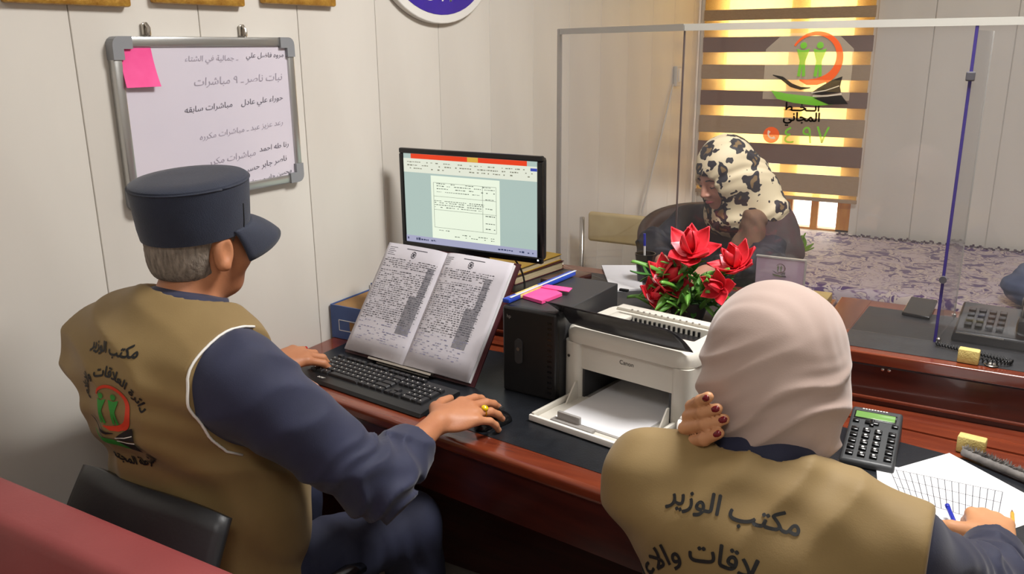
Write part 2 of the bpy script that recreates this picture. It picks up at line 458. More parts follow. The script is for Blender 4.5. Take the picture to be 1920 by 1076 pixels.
# ================================================================ the room
X1, Y0, Y1 = 4.1, -1.35, 5.5
fl = MB().box((X1/2, (Y0+Y1)/2, -.05), (X1+.3, Y1-Y0+.3, .1)).obj('floor', M_FLOOR); fl['kind'] = 'structure'
ce = MB().box((X1/2, (Y0+Y1)/2, CEIL+.05), (X1+.3, Y1-Y0+.3, .1)).obj('ceiling', M_CEIL); ce['kind'] = 'structure'
wl = MB().box((-.056, (Y0+Y1)/2, CEIL/2), (.1, Y1-Y0+.2, CEIL)).obj('wall_left', M_GAP); wl['kind'] = 'structure'
PW = .3465; k0 = int((Y0-1.175)/PW)-1
pm = MB().rbox((0, 0, 0), (.012, PW-.0022, CEIL-.01), .0012, seg=1).mesh('panel', M_WALL)
k = k0
while 1.175+PW*k < Y1-.02:
    ya = 1.175+PW*k; yb = min(ya+PW, Y1-.001)
    if ya > Y0-.05 and abs(yb-ya-PW) < 1e-6: link('panel', pm, wl, (-.006, (ya+yb)/2, CEIL/2))
    elif ya > Y0-.05: MB().rbox((-.006, (ya+yb)/2, CEIL/2), (.012, yb-ya-.0022, CEIL-.01), .0012, seg=1).obj('panel', M_WALL, wl)
    k += 1
# window wall
WX0, WX1, WZ0, WZ1 = .07, 1.0, .50, 2.12
wb = MB()
T_ = .16
for x0, x1, z0, z1 in ((-.1, WX0, 0, CEIL), (WX1, X1+.1, 0, CEIL), (WX0, WX1, 0, WZ0), (WX0, WX1, WZ1, CEIL)):
    wb.box(((x0+x1)/2, Y1+T_/2, (z0+z1)/2), (x1-x0, T_, z1-z0))
wb = wb.obj('wall_back', M_WALL2); wb['kind'] = 'structure'
xs = [1.045, 1.347, 1.75, 2.15, 2.55, 2.95, 3.35, 3.75, 4.09]
for a, b in zip(xs[:-1], xs[1:]):
    MB().rbox(((a+b)/2, Y1-.005, CEIL/2), (b-a-.003, .01, CEIL-.01), .002, seg=1).obj('panel', M_WALL, wb)
wr_ = MB().box((X1+.05, (Y0+Y1)/2, CEIL/2), (.1, Y1-Y0+.2, CEIL)).obj('wall_right', M_WALL2); wr_['kind'] = 'structure'
wf = MB().box((X1/2, Y0-.05, CEIL/2), (X1, .1, CEIL)).obj('wall_front', M_WALL2); wf['kind'] = 'structure'
tr = MB().box((.012, Y1-.012, CEIL/2), (.022, .022, CEIL-.01)).obj('trim_1', M_WALL2); tr['kind'] = 'structure'

# window
M_GOLD = mat('golden_wood', S(214, 150, 60), .4, var=(8, S(190, 122, 44)), stretch=(4, 4, .5), bump=(40, .05))
M_GLASSW = mat('window_glass', (.95, .97, 1, 1), .02, alpha=.08, bump=(2, .01))
win = MB()
yw = Y1+.05
for x0, x1, z0, z1 in ((WX0, WX0+.08, WZ0, WZ1), (WX1-.08, WX1, WZ0, WZ1), (WX0, WX1, WZ1-.07, WZ1), (WX0, WX1, WZ0, WZ0+.012)):
    win.box(((x0+x1)/2, yw, (z0+z1)/2), (x1-x0, .06, z1-z0))
win = win.obj('window_1', M_GOLD); win['kind'] = 'structure'
MB().rbox((.60, yw-.01, (WZ0+WZ1)/2), (.10, .05, WZ1-WZ0-.02), .006).obj('mullion', M_GOLD, win)
MB().rbox(((WX0+WX1)/2, yw-.005, 1.32), (WX1-WX0-.12, .04, .045), .005).obj('transom', M_GOLD, win)
MB().rbox((.785, yw-.012, .64), (.045, .04, .26), .006).obj('lower_stile', M_GOLD, win)
for x0, x1 in ((WX0+.08, .55), (.65, WX1-.08)):
    MB().box(((x0+x1)/2, yw, (WZ0+WZ1)/2), (x1-x0, .006, WZ1-WZ0-.08)).obj('pane', M_GLASSW, win)
MB().rbox(((WX0+WX1)/2, Y1+.0, WZ0-.012), (WX1-WX0+.06, .10, .022), .005).obj('sill', M_WALL2, win)

# ceiling light panels; the one near the front wall is added fill
M_LED = mat('light_diffuser', (1, 1, 1, 1), .5, emit=((1, .965, .92, 1), 3.0))
for i, (lx, ly, pw) in enumerate(LAMPS):
    t = empty('ceiling_light', (lx, ly, CEIL), ('unseen square ceiling panel added as fill light near the front wall', 'square white ceiling light over the middle of the office', 'square white ceiling light nearest the window')[i], 'light', 'ceiling lights')
    MB().box((0, 0, -.008), (.62, .62, .012)).obj('diffuser', M_LED, t)
    f = MB()
    for sx, sy, dx, dy in ((0, .32, .66, .02), (0, -.32, .66, .02), (.32, 0, .02, .62), (-.32, 0, .02, .62)): f.box((sx, sy, -.010), (dx, dy, .02))
    f.obj('frame', M_WHITEP, t)

# ================================================================ striped roller blind
bl = empty('window_blind', (.55, Y1-.05, .73), 'striped brown and tan day-night blind hanging over the window', 'blind')
M_TAN = mat('blind_tan', S(176, 152, 122), .7, var=(60, S(166, 140, 110)), bump=(300, .2), stretch=(1, 1, 6))
M_BRN = mat('blind_brown', S(128, 96, 82), .7, var=(60, S(116, 86, 74)), bump=(300, .2), stretch=(1, 1, 6))
def sheer_mat():
    m = bpy.data.materials.new('blind_sheer'); m.use_nodes = True; nt = m.node_tree; N = nt.nodes; L = nt.links
    out = N['Material Output']; N.remove(N['Principled BSDF'])
    tr_ = N.new('ShaderNodeBsdfTransparent'); tr_.inputs[0].default_value = (1, .90, .60, 1)
    tl = N.new('ShaderNodeBsdfTranslucent'); tl.inputs[0].default_value = (.95, .72, .34, 1)
    wv = N.new('ShaderNodeTexNoise'); wv.inputs['Scale'].default_value = 260; tc = N.new('ShaderNodeTexCoord'); L.new(tc.outputs['Object'], wv.inputs['Vector'])
    mr = N.new('ShaderNodeMapRange'); mr.inputs['To Min'].default_value = .42; mr.inputs['To Max'].default_value = .68; L.new(wv.outputs[0], mr.inputs[0])
    mx = N.new('ShaderNodeMixShader'); L.new(mr.outputs[0], mx.inputs[0]); L.new(tr_.outputs[0], mx.inputs[1]); L.new(tl.outputs[0], mx.inputs[2]); L.new(mx.outputs[0], out.inputs[0])
    return m
M_SHEER = sheer_mat()
BX0, BX1 = .03, 1.04
yb = Y1-.05
zs = [1.80, 1.66, 1.525, 1.39, 1.253, 1.115, .978, .842]      # lower edges of bands, from the photo
# bands found by eye: alternate tan and brown, 7-8 cm deep, sheer cloth between
bands = []
zt = 2.08; i = 0
ztop = [at(1340, y_, Y=yb)[2] for y_ in (19, 70, 121, 169, 216, 264, 315)]
zbot = [at(1340, y_, Y=yb)[2] for y_ in (39, 98, 148, 197, 248, 300, 349)]
rows = [(a, b, 'tan' if i % 2 == 0 else 'brown') for i, (a, b) in enumerate(zip(ztop, zbot))]
st = ztop[0]-ztop[1]; h0 = ztop[0]-zbot[0]+.005
rows = [(ztop[0]+st, ztop[0]+st-h0, 'brown')]+rows
prev = 2.10
for a, b, c in rows:
    MB().box(((BX0+BX1)/2, yb-.001, (prev+a)/2-bl.location.z), (BX1-BX0-.01, .0006, prev-a)).obj('sheer_strip', M_SHEER, bl, loc=(-.55, -yb, 0))
    o = MB().rbox(((BX0+BX1)/2, yb+(-.004 if c == 'tan' else .004), (a+b)/2-bl.location.z), (BX1-BX0, .003, a-b), .001, seg=1).obj('slat', M_TAN if c == 'tan' else M_BRN, bl, loc=(-.55, -yb, 0))
    prev = b
MB().box(((BX0+BX1)/2, yb-.001, prev-.012-bl.location.z), (BX1-BX0-.01, .0006, .024)).obj('sheer_strip', M_SHEER, bl, loc=(-.55, -yb, 0))
MB().rbox(((BX0+BX1)/2, yb-.004, prev-.035-bl.location.z), (BX1-BX0, .014, .024), .004).obj('bottom_rail', M_TAN, bl, loc=(-.55, -yb, 0))
MB().rbox(((BX0+BX1)/2, yb-.01, 2.14-bl.location.z), (BX1-BX0+.02, .07, .08), .01).obj('cassette', M_TAN, bl, loc=(-.55, -yb, 0))

# wall socket box with its cable on the left wall, near the window
M_CABLE = mat('white_cable', S(214, 208, 198), .5, bump=(80, .05))
sb = empty('cable_box', (0, 5.04, 1.40), 'small white cable box on left wall near window', 'cable box')
MB().rbox((.012, 0, .055), (.024, .075, .12), .006).obj('housing', M_CABLE, sb)
MB().rbox((.026, .01, .06), (.006, .045, .08), .003).obj('cover', M_WHITEP, sb)
c1 = at(1262, 158, X=.012); c2 = at(1205, 392, X=.012)
cb = MB().tube([Vector(c1).lerp(Vector(c2), i/12)+Vector((0, .012*math.sin(i/12*math.pi), 0)) for i in range(13)]+[Vector((c2[0], c2[1]-.05, .4)), Vector((.012, c2[1]-.06, .02))], .006, 8).obj('cable', M_CABLE, None, 'all')
tag(cb, 'thin white cable hanging slanted down the left wall from small box', 'cable')

# ================================================================ whiteboard, frames, sign on the left wall
yA, yB_, zA, zB = 1.252, 1.82, 1.262, 1.662
wbd = empty('whiteboard', (0, (yA+yB_)/2, zA), 'aluminium framed whiteboard with handwritten Arabic lines on left wall', 'whiteboard')
off = Vector((0, -(yA+yB_)/2, -zA))
def onwall(mb, name, m, par, o_, smooth=False): return mb.obj(name, m, par, smooth, loc=o_)
M_BOARD = mat('whiteboard_surface', S(222, 214, 224), .3, var=(3, S(214, 207, 219)), bump=(20, .02))
onwall(MB().box((.010, (yA+yB_)/2, (zA+zB)/2), (.012, yB_-yA-.03, zB-zA-.03)), 'board_surface', M_BOARD, wbd, off)
for nm, c, d in (('frame_rail', (.012, (yA+yB_)/2, zB-.012), (.022, yB_-yA-.05, .024)), ('frame_rail', (.012, (yA+yB_)/2, zA+.012), (.022, yB_-yA-.05, .024)),
                 ('frame_rail', (.012, yA+.012, (zA+zB)/2), (.022, .024, zB-zA-.05)), ('frame_rail', (.012, yB_-.012, (zA+zB)/2), (.022, .024, zB-zA-.05))):
    onwall(MB().rbox(c, d, .005), nm, M_ALU, wbd, off, True)
M_CORN = mat('grey_corner_plastic', S(140, 142, 146), .45, bump=(100, .03))
for cy, cz, sy, sz in ((yA, zB, 1, -1), (yB_, zB, -1, -1), (yA, zA, 1, 1), (yB_, zA, -1, 1)):
    r = .02; L_ = .052; wdt = .028
    # rounded L-shaped corner cap
    outer = [(L_, 0), (r, 0)]+[(r-r*math.sin(t), r-r*math.cos(t)) for t in (math.pi/8, math.pi/4, 3*math.pi/8)]+[(0, r), (0, L_)]
    poly = outer+[(wdt, L_), (wdt, wdt), (L_, wdt)]
    fr = Matrix(((0, 0, 1, 0), (sy, 0, 0, cy), (0, sz, 0, cz), (0, 0, 0, 1)))
    if sy*sz < 0: poly = poly[::-1]
    onwall(MB().prism(poly, .001, .026, fr), 'corner_cap', M_CORN, wbd, off)
for yy in (at(274, 60, X=.01)[1], at(455, 60, X=.01)[1]):
    onwall(MB().tube([(.004, yy, zB+.028), (.012, yy, zB+.028), (.020, yy, zB+.018), (.020, yy, zB+.004), (.012, yy, zB-.002)], .0045, 8).rbox((.006, yy, zB+.016), (.008, .016, .028), .003), 'hanger_hook', M_STEEL, wbd, off, True)
fr_w = frame((.0166, (yA+yB_)/2, (zA+zB)/2), (0, 1, 0), (0, 0, 1))      # x along the wall to the right, y up, z into the room
M_MARK = mat('faded_marker', S(168, 160, 174), .7, bump=(100, .01)); M_MARK2 = mat('dark_marker', S(104, 100, 112), .7, bump=(100, .01))
LINES = [('مروه فاضل علي', .135, (.18, .148), 0, 2), ('ـ جمالية في الشتاء', .17, (.0, .142), 0, 1), ('نبات ناصر ـ ٩ مباشرات', .30, (.085, .085), 1, 1),
         ('حوراء علي عادل = مباشرات سابقه', .335, (.065, .026), 3, 2), ('رعد عزيز عبد ـ مباشرات مكرره', .29, (.08, -.042), 4, 1), ('رنا طه احمد', .11, (.185, -.098), 3, 2), ('= مباشرات مكرر', .16, (.035, -.112), 4, 1),
         ('ناصر جابر حسين خضير ـ مباشرات مكرره', .42, (.02, -.155), 7, 2), ('محسن جاسم ستار', .16, (.165, -.178), 7, 2)]
for s_, wd_, pos, rt, dk in LINES:
    V, T = text2d(s_, width=wd_, at2=pos, rot=rt, shear=.18); V[:, 1] = (V[:, 1]-pos[1])*.8+pos[1]; onwall(place2d(V, T, fr_w, .0004), 'handwriting', M_MARK if dk == 1 else M_MARK2, wbd, off)
# pink note
nA = at(224, 90, X=.02); nB = at(292, 162, X=.02)
def note_fn(u, v):
    y = nA[1]+(nB[1]-nA[1])*u; z = nA[2]+(nB[2]-nA[2])*v
    return (.0178+.012*v**2+.004*u*v, y+.006*v*(u-.2), z)
nt_ = MB().shell(note_fn, 8, 8, .0012).obj('sticky_note', M_PINK, None, True)
tag(nt_, 'pink sticky note on the whiteboard, lower edge curling', 'note')

M_GILT = mat('gilt_frame', S(196, 150, 62), .38, metal=.35, var=(60, S(164, 116, 40)), bump=(160, .5))
M_MATB = mat('frame_mat', S(222, 214, 190), .7, var=(10, S(206, 196, 170)))
for i, (ya, yb2, zb) in enumerate(((1.03, 1.317, 1.725), (1.382, 1.657, 1.737), (1.727, 2.009, 1.749))):
    t = empty('picture_frame', (0, (ya+yb2)/2, zb), ('gilt picture frame at the far left above whiteboard', 'gilt picture frame above the middle of whiteboard', 'gilt picture frame between whiteboard and oval blue sign')[i], 'picture frame', 'gilt frames on the left wall')
    hh = .36; wd_ = yb2-ya
    for (cy, cz, dy, dz) in ((0, .0125, wd_, .025), (0, hh-.0125, wd_, .025), (-wd_/2+.0125, hh/2, .025, hh-.05), (wd_/2-.0125, hh/2, .025, hh-.05)):
        MB().rbox((.012, cy, cz), (.024, dy, dz), .006).obj('moulding', M_GILT, t, True)
    MB().box((.006, 0, hh/2), (.008, wd_-.04, hh-.04)).obj('certificate', M_MATB, t)

sg = empty('wall_sign', (0, 2.545, 1.711), 'oval blue wall sign with white border and white digits', 'sign')
M_SIGN = mat('sign_blue', S(66, 40, 170), .35, var=(8, S(58, 34, 156)))
ow, oh = .345, .235
def oval(a, b, n=48): return [(a*math.cos(2*math.pi*i/n), b*math.sin(2*math.pi*i/n)+oh) for i in range(n)]
frs = Matrix(((0, 0, 1, 0), (1, 0, 0, 0), (0, 1, 0, 0), (0, 0, 0, 1)))
bev(MB().prism(oval(ow, oh), .002, .024, frs).obj('sign_border', M_WHITEP, sg), .004)
MB().prism(oval(ow-.035, oh-.03), .022, .0255, frs).obj('sign_face', M_SIGN, sg)
V, T = text2d('٤٩٧', size=.13, at2=(0, .075), arabic=False); place2d(V, T, frs, .0262).obj('digits', M_WHITEP, sg)

# ================================================================ desks
def dline(x): return 1.571-.117*x                       # front edge of the long desk
def dback(x): return 2.064-.077*(x-1.645) if x > 1.2 else 2.064+.077*.445
desk = empty('desk', (1.3, 1.8, 0), 'long reddish wooden desk with black inlaid top under the keyboard and printer', 'desk')
dof = Vector((-1.3, -1.8, 0)); DX1 = 2.7; DZ = .75
o = MB().prism([(.003, dline(0)), (DX1, dline(DX1)), (DX1, dback(DX1)), (1.2, dback(1.2)), (.003, dback(0))], DZ-.036, DZ).obj('desk_top', M_WOODX, desk, loc=dof); bev(o, .012, 4)
il = lambda x: dline(x)+.066
ib = lambda x: 1.976-.16*(x-1.66) if x > 1.2 else 2.05
o = MB().prism([(.085, il(.085)), (DX1-.09, il(DX1-.09)), (DX1-.09, ib(DX1-.09)), (1.2, ib(1.2001)), (.085, 2.045)], DZ-.001, DZ+.0012).obj('inlay', M_INLAY, desk, loc=dof)
fa = math.atan(-.117)
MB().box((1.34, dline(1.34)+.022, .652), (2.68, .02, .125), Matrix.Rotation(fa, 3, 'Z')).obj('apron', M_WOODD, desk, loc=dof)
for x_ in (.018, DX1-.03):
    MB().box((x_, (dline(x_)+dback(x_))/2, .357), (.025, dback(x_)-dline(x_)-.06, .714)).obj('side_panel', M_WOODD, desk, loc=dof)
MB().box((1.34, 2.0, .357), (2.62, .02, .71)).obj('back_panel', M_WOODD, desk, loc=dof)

CZ = .886; CY0, CY1 = 2.172, 2.62
ct = empty('counter_desk', (1.3, 2.4, 0), 'raised dark red counter desk carrying the clear screen, phone and flowers', 'desk')
cof = Vector((-1.3, -2.4, 0))
bev(MB().box((.70, (CY0+CY1)/2, CZ-.015), (1.394, CY1-CY0, .03)).obj('counter_top', M_WOODX, ct, loc=cof), .004)
bev(MB().box((2.05, (CY0+CY1)/2+.02, CZ-.015), (1.296, CY1-CY0+.04, .03)).obj('counter_top', M_WOODX, ct, loc=cof), .004)
M_INLAY2 = mat('grey_leatherette', S(52, 52, 54), .4, var=(40, S(44, 44, 46)), bump=(220, .12))
MB().box((.71, 2.39, CZ+.0004), (1.30, .33, .0016)).obj('inlay', M_INLAY2, ct, loc=cof)
MB().prism([(1.472, 2.205), (2.64, 2.205), (2.64, 2.59), (1.492, 2.59)], CZ-.0006, CZ+.0012).obj('inlay', M_INLAY2, ct, loc=cof)
MB().prism([(1.404, 2.18), (1.47, 2.18), (1.49, 2.655), (1.42, 2.655)], CZ-.0006, CZ+.0010).obj('border_strip', M_WOODY, ct, loc=cof)
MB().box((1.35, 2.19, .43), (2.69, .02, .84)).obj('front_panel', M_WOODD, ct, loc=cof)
MB().rbox((1.35, 2.177, .766), (2.69, .008, .009), .003).obj('moulding', M_WOODX, ct, loc=cof)
MB().prism([(.01, 2.108), (1.2, 2.108), (1.21, 2.101), (2.69, 1.987), (2.69, 2.178), (.01, 2.178)], .715, .7485).obj('ledge', M_WOODX, ct, loc=cof)
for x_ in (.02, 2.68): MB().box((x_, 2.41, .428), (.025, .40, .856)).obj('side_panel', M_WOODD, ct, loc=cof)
for x_, z_ in ((1.585, .846), (1.60, .846)): MB().lathe([(.0, -.003), (.004, -.003), (.004, .001), (0, .002)], (x_, 2.178, z_), 10, RX(90)).obj('screw', M_STEEL, ct, loc=cof)

# low table with the purple cloth under the window
lt = empty('low_table', (1.6, 4.8, 0), 'low table by the window, hidden under purple floral cloth', 'table')
MB().box((0, 0, .463), (2.3, 1.1, .035)).obj('table_top', M_WOODD, lt)
for sx in (-1.08, 1.08):
    for sy in (-.48, .48): MB().rbox((sx, sy, .223), (.06, .06, .445), .006).obj('leg', M_WOODD, lt)
def cloth_mat():
    m = bpy.data.materials.new('purple_brocade'); m.use_nodes = True; nt = m.node_tree; N = nt.nodes; L = nt.links; b = N['Principled BSDF']
    tc = N.new('ShaderNodeTexCoord'); mp = N.new('ShaderNodeMapping'); mp.inputs['Scale'].default_value = (1, 1, 1); L.new(tc.outputs['Object'], mp.inputs[0])
    n1 = N.new('ShaderNodeTexNoise'); n1.inputs['Scale'].default_value = 9; n1.inputs['Detail'].default_value = 2.5; n1.inputs['Distortion'].default_value = 2.2; L.new(mp.outputs[0], n1.inputs['Vector'])
    v = N.new('ShaderNodeTexVoronoi'); v.inputs['Scale'].default_value = 7; v.feature = 'SMOOTH_F1'; L.new(mp.outputs[0], v.inputs['Vector'])
    ad = N.new('ShaderNodeMath'); ad.operation = 'MULTIPLY_ADD'; L.new(v.outputs['Distance'], ad.inputs[0]); ad.inputs[1].default_value = .35; L.new(n1.outputs[0], ad.inputs[2])
    r = N.new('ShaderNodeValToRGB'); e = r.color_ramp.elements
    e[0].position = .555; e[0].color = S(84, 54, 112); e[1].position = .60; e[1].color = S(206, 190, 184)
    x = r.color_ramp.elements.new(.66); x.color = S(206, 190, 180); x = r.color_ramp.elements.new(.68); x.color = S(118, 88, 132); x = r.color_ramp.elements.new(.73); x.color = S(196, 180, 186)
    L.new(ad.outputs[0], r.inputs[0]); L.new(r.outputs[0], b.inputs['Base Color']); b.inputs['Roughness'].default_value = .6; b.inputs['Sheen Weight'].default_value = .3
    bp = N.new('ShaderNodeBump'); bp.inputs['Strength'].default_value = .25; L.new(ad.outputs[0], bp.inputs['Height']); L.new(bp.outputs[0], b.inputs['Normal'])
    return m
def cloth_fn(u, v):
    x = .40+2.42*u; s = 1.62*v
    wv = .006*math.sin(23*x)+.004*math.sin(41*x+1)
    if s < 1.20: return (x, 5.44-s, .488+.0025*math.sin(9*x+7*s)+(.012*math.exp(-(s/.03)**2)))
    t = s-1.20; return (x, 4.24-.012*min(1, t*10)+wv*min(1, t*6), .488-t)
clo = MB().shell(cloth_fn, 90, 60, .004).obj('tablecloth', cloth_mat(), None, 'all')
tag(clo, 'purple and cream floral brocade tablecloth below the window', 'tablecloth')
M_LACE = mat('dark_lace', S(58, 44, 60), .8, var=(40, S(120, 104, 116)))
lc = MB()
for i in range(160):
    x = .95+i*.0116; z = .505+.006*math.sin(i*1.7)+.004*math.sin(i*.6)
    lc.rbox((x, 5.425+.004*math.sin(i*2.3), z), (.013+.004*math.sin(i*3.1), .006, .010+.005*math.sin(i*2.1)), .002, seg=1)
lco = lc.obj('lace_edging', M_LACE, clo, True)
# ================================================================ clear acrylic screen
def acrylic():
    m = bpy.data.materials.new('clear_acrylic'); m.use_nodes = True; nt = m.node_tree; N = nt.nodes; L = nt.links
    out = N['Material Output']; N.remove(N['Principled BSDF'])
    t = N.new('ShaderNodeBsdfTransparent'); t.inputs[0].default_value = (.955, .955, .965, 1)
    g = N.new('ShaderNodeBsdfGlossy'); g.inputs['Roughness'].default_value = .015
    d = N.new('ShaderNodeBsdfDiffuse'); d.inputs[0].default_value = (.8, .78, .78, 1)
    lw = N.new('ShaderNodeLayerWeight'); lw.inputs['Blend'].default_value = .5
    pw_ = N.new('ShaderNodeMath'); pw_.operation = 'POWER'; pw_.inputs[1].default_value = 4; L.new(lw.outputs['Facing'], pw_.inputs[0])
    f = N.new('ShaderNodeMath'); f.operation = 'MULTIPLY_ADD'; f.inputs[1].default_value = .6; f.inputs[2].default_value = .025; L.new(pw_.outputs[0], f.inputs[0])
    n = N.new('ShaderNodeTexNoise'); n.inputs['Scale'].default_value = 2.5; tc = N.new('ShaderNodeTexCoord'); L.new(tc.outputs['Object'], n.inputs['Vector'])
    mr = N.new('ShaderNodeMapRange'); mr.inputs['To Min'].default_value = .01; mr.inputs['To Max'].default_value = .05; L.new(n.outputs[0], mr.inputs[0])
    m0 = N.new('ShaderNodeMixShader'); L.new(mr.outputs[0], m0.inputs[0]); L.new(t.outputs[0], m0.inputs[1]); L.new(d.outputs[0], m0.inputs[2])
    mx = N.new('ShaderNodeMixShader'); L.new(f.outputs[0], mx.inputs[0]); L.new(m0.outputs[0], mx.inputs[1]); L.new(g.outputs[0], mx.inputs[2]); L.new(mx.outputs[0], out.inputs[0])
    return m
M_ACR = acrylic()
M_EDGE = mat('pale_acrylic_edge', S(196, 194, 186), .3, alpha=.85, bump=(60, .02))
M_EDGEG = mat('grey_acrylic_edge', S(158, 152, 146), .3, alpha=.6, bump=(60, .02))
M_PURP = mat('violet_acrylic_edge', S(66, 54, 130), .25, alpha=.85, bump=(60, .02))
M_DEDGE = mat('dark_acrylic_edge', S(96, 84, 84), .3, alpha=.8, bump=(60, .02))
ZT = 1.688
P0 = Vector((.452, 2.612, 0)); P1 = Vector((.976, 2.338, 0)); P2 = Vector((1.686, 2.338, 0)); P3 = Vector((2.66, 2.338, 0)); PF = Vector((1.716, 2.575, 0))
acs = empty('acrylic_screen', (1.686, 2.338, CZ), 'tall clear acrylic screen standing on the counter desk', 'screen')
ao = -Vector((1.686, 2.338, CZ))
def wallseg(a, b, z0, z1, th):
    d = b-a; n = d.length; an = math.atan2(d.y, d.x)
    return MB().box(((a.x+b.x)/2, (a.y+b.y)/2, (z0+z1)/2), (n, th, z1-z0), Matrix.Rotation(an, 3, 'Z'))
for a, b in ((P0, P1), (P1, P2), (P2, P3)):
    e = (b-a).normalized()*.003
    wallseg(a+e, b-e, CZ+.002, ZT-.018, .004).obj('pane', M_ACR, acs, loc=ao)
    wallseg(a, b, ZT-.018, ZT, .010).obj('top_edge', M_EDGE, acs, loc=ao)
wallseg(P2, PF, CZ+.002, 1.66, .004).obj('side_fin', M_ACR, acs, loc=ao)
def post(p, r, z0, z1, m, nm, d=(1, 1)): return MB().rbox((p.x, p.y, (z0+z1)/2), (r*d[0], r*d[1], z1-z0), r*.2).obj(nm, m, acs, loc=ao)
post(P0, .014, CZ, ZT, M_EDGEG, 'side_edge'); post(P1, .005, CZ, ZT-.018, M_DEDGE, 'corner_edge'); post(P2, .0075, CZ, ZT-.016, M_PURP, 'joint_edge'); post(PF, .004, CZ, 1.66, M_EDGE, 'fin_edge')
M_CLIP = mat('smoked_clip', S(84, 82, 88), .3, bump=(60, .02))
MB().rbox((P2.x, P2.y-.006, at(1813, 143, Y=2.335)[2]), (.02, .012, .022), .003).obj('clip', M_CLIP, acs, loc=ao)
MB().lathe([(0, -.006), (.009, -.006), (.009, .006), (0, .006)], (P2.x, P2.y-.008, at(1765, 523, Y=2.335)[2]), 16, RX(90)).obj('clip', M_CLIP, acs, loc=ao)
for p in (P2+Vector((.008, -.006, CZ+.01)), PF+Vector((0, -.004, CZ+.012)), P0+Vector((.03, -.03, CZ+.006))):
    MB().lathe([(0, -.004), (.006, -.004), (.006, .003), (.003, .006), (0, .006)], p, 12).obj('base_bolt', M_STEEL, acs, loc=ao)
# sticker on the pane
def film(name, col, a): return mat(name, col, .4, alpha=a, bump=(80, .02))
FILM = dict(orange=film('film_orange', S(236, 92, 30), .85), green=film('film_green', S(110, 190, 40), .75), black=film('film_black', S(20, 18, 18), .95), white=film('film_white', S(230, 220, 200), .7))
e0 = at(1438, 66, Y=2.3345); e1 = at(1592, 186, Y=2.3345); ec = (e0+e1)/2
fa_ = frame((ec[0], 2.3352, ec[2]), (1, 0, 0), (0, 0, 1)); fa_ = Matrix.Translation(ao) @ fa_
hw_, hh_ = (e1[0]-e0[0])/2, (e0[2]-e1[2])/2
MB().prism([(-hw_, -hh_*1.05), (hw_, -hh_*1.05), (hw_*1.0, hh_*.55), (hw_*.6, hh_*1.05), (-hw_*.6, hh_*1.05), (-hw_, hh_*.55)], .0002, .0008, fa_).obj('sticker_film', film('film_clear', S(240, 226, 196), .13), acs)
art(fa_, scale2d(emblem(), .098, (.012, .012)), acs, .0012, FILM)
def pane_xy(x, y): p = at(x, y, Y=2.3345); return (p[0]-ec[0], p[2]-ec[2])
V, T = bold(*text2d('الــخــط', width=.090, at2=pane_xy(1502, 208)), .0011); place2d(V, T, fa_, .0012).obj('lettering', FILM['black'], acs)
V, T = bold(*text2d('المجاني', width=.092, at2=pane_xy(1502, 227)), .0011); place2d(V, T, fa_, .0012).obj('lettering', FILM['black'], acs)
for i, c in enumerate('٤٩٧'):
    V, T = text2d(c, size=.062, at2=pane_xy((1479, 1512, 1541)[i], 268), arabic=False); place2d(V, T, fa_, .0012).obj('digit', FILM['green'], acs)
px_, py_ = pane_xy(1446, 253)
V, T = fan2d(arcpts((px_, py_), .0215, 0, 350, 28)); place2d(V, T, fa_, .0012).obj('phone_icon', FILM['orange'], acs)
V, T = strokes2d([(px_+.011*math.cos(t)+.003, py_+.011*math.sin(t)+.003) for t in np.linspace(2.4, 5.4, 12)], [.008, .007, .005, .004, .004, .004, .004, .004, .004, .005, .007, .008]); place2d(V, T, fa_, .0016).obj('phone_icon_handset', FILM['white'], acs)

# ================================================================ monitor
MY = 2.205
mo = empty('monitor', (.345, 2.3, CZ), 'black desktop monitor showing a table document in a word processor', 'monitor')
mof = -Vector((.345, 2.3, CZ)); mx0, mx1, mz0, mz1 = .082, .607, .995, 1.322; bz = .017
M_SCR = lambda n, c, s=.8: mat(n, (0, 0, 0, 1), .25, emit=(c, s), bump=(3, .001))
for c, d in (((mx0+mx1)/2, mz1-bz/2), (mx1-mx0, bz)), (((mx0+mx1)/2, mz0+bz*.6), (mx1-mx0, bz*1.2)), ((mx0+bz/2, (mz0+mz1)/2), (bz, mz1-mz0-2*bz)), ((mx1-bz/2, (mz0+mz1)/2), (bz, mz1-mz0-2*bz)):
    MB().rbox((c[0], MY, c[1]), (d[0], .018, d[1]), .004).obj('bezel', M_BLKG, mo, loc=mof)
MB().rbox(((mx0+mx1)/2, MY+.024, (mz0+mz1)/2), (mx1-mx0-.01, .034, mz1-mz0-.01), .012).obj('back_shell', M_BLK, mo, loc=mof)
MB().rbox(((mx0+mx1)/2, MY+.05, 1.02), (.075, .03, .26), .01).obj('stand_neck', M_BLKG, mo, loc=mof)
o = MB().lathe([(0, 0), (.105, 0), (.105, .008), (.09, .016), (0, .018)], ((mx0+mx1)/2, MY+.085, CZ+.0005), 32).obj('stand_base', M_BLKG, mo, True, loc=mof)
sx0, sx1, sz0, sz1 = mx0+bz, mx1-bz, mz0+bz*1.2, mz1-bz
def scr(name, u0, u1, v0, v1, m, lift, par):
    x0 = sx0+(sx1-sx0)*u0; x1 = sx0+(sx1-sx0)*u1; z1_ = sz1-(sz1-sz0)*v0; z0_ = sz1-(sz1-sz0)*v1
    return MB().box(((x0+x1)/2, MY-.0055-lift, (z0_+z1_)/2), (x1-x0, .0006, z1_-z0_)).obj(name, m, par, loc=mof if par == mo else None)
sc_ = scr('screen', 0, 1, 0, 1, M_SCR('screen_grey_green', S(190, 212, 204)), 0, mo)
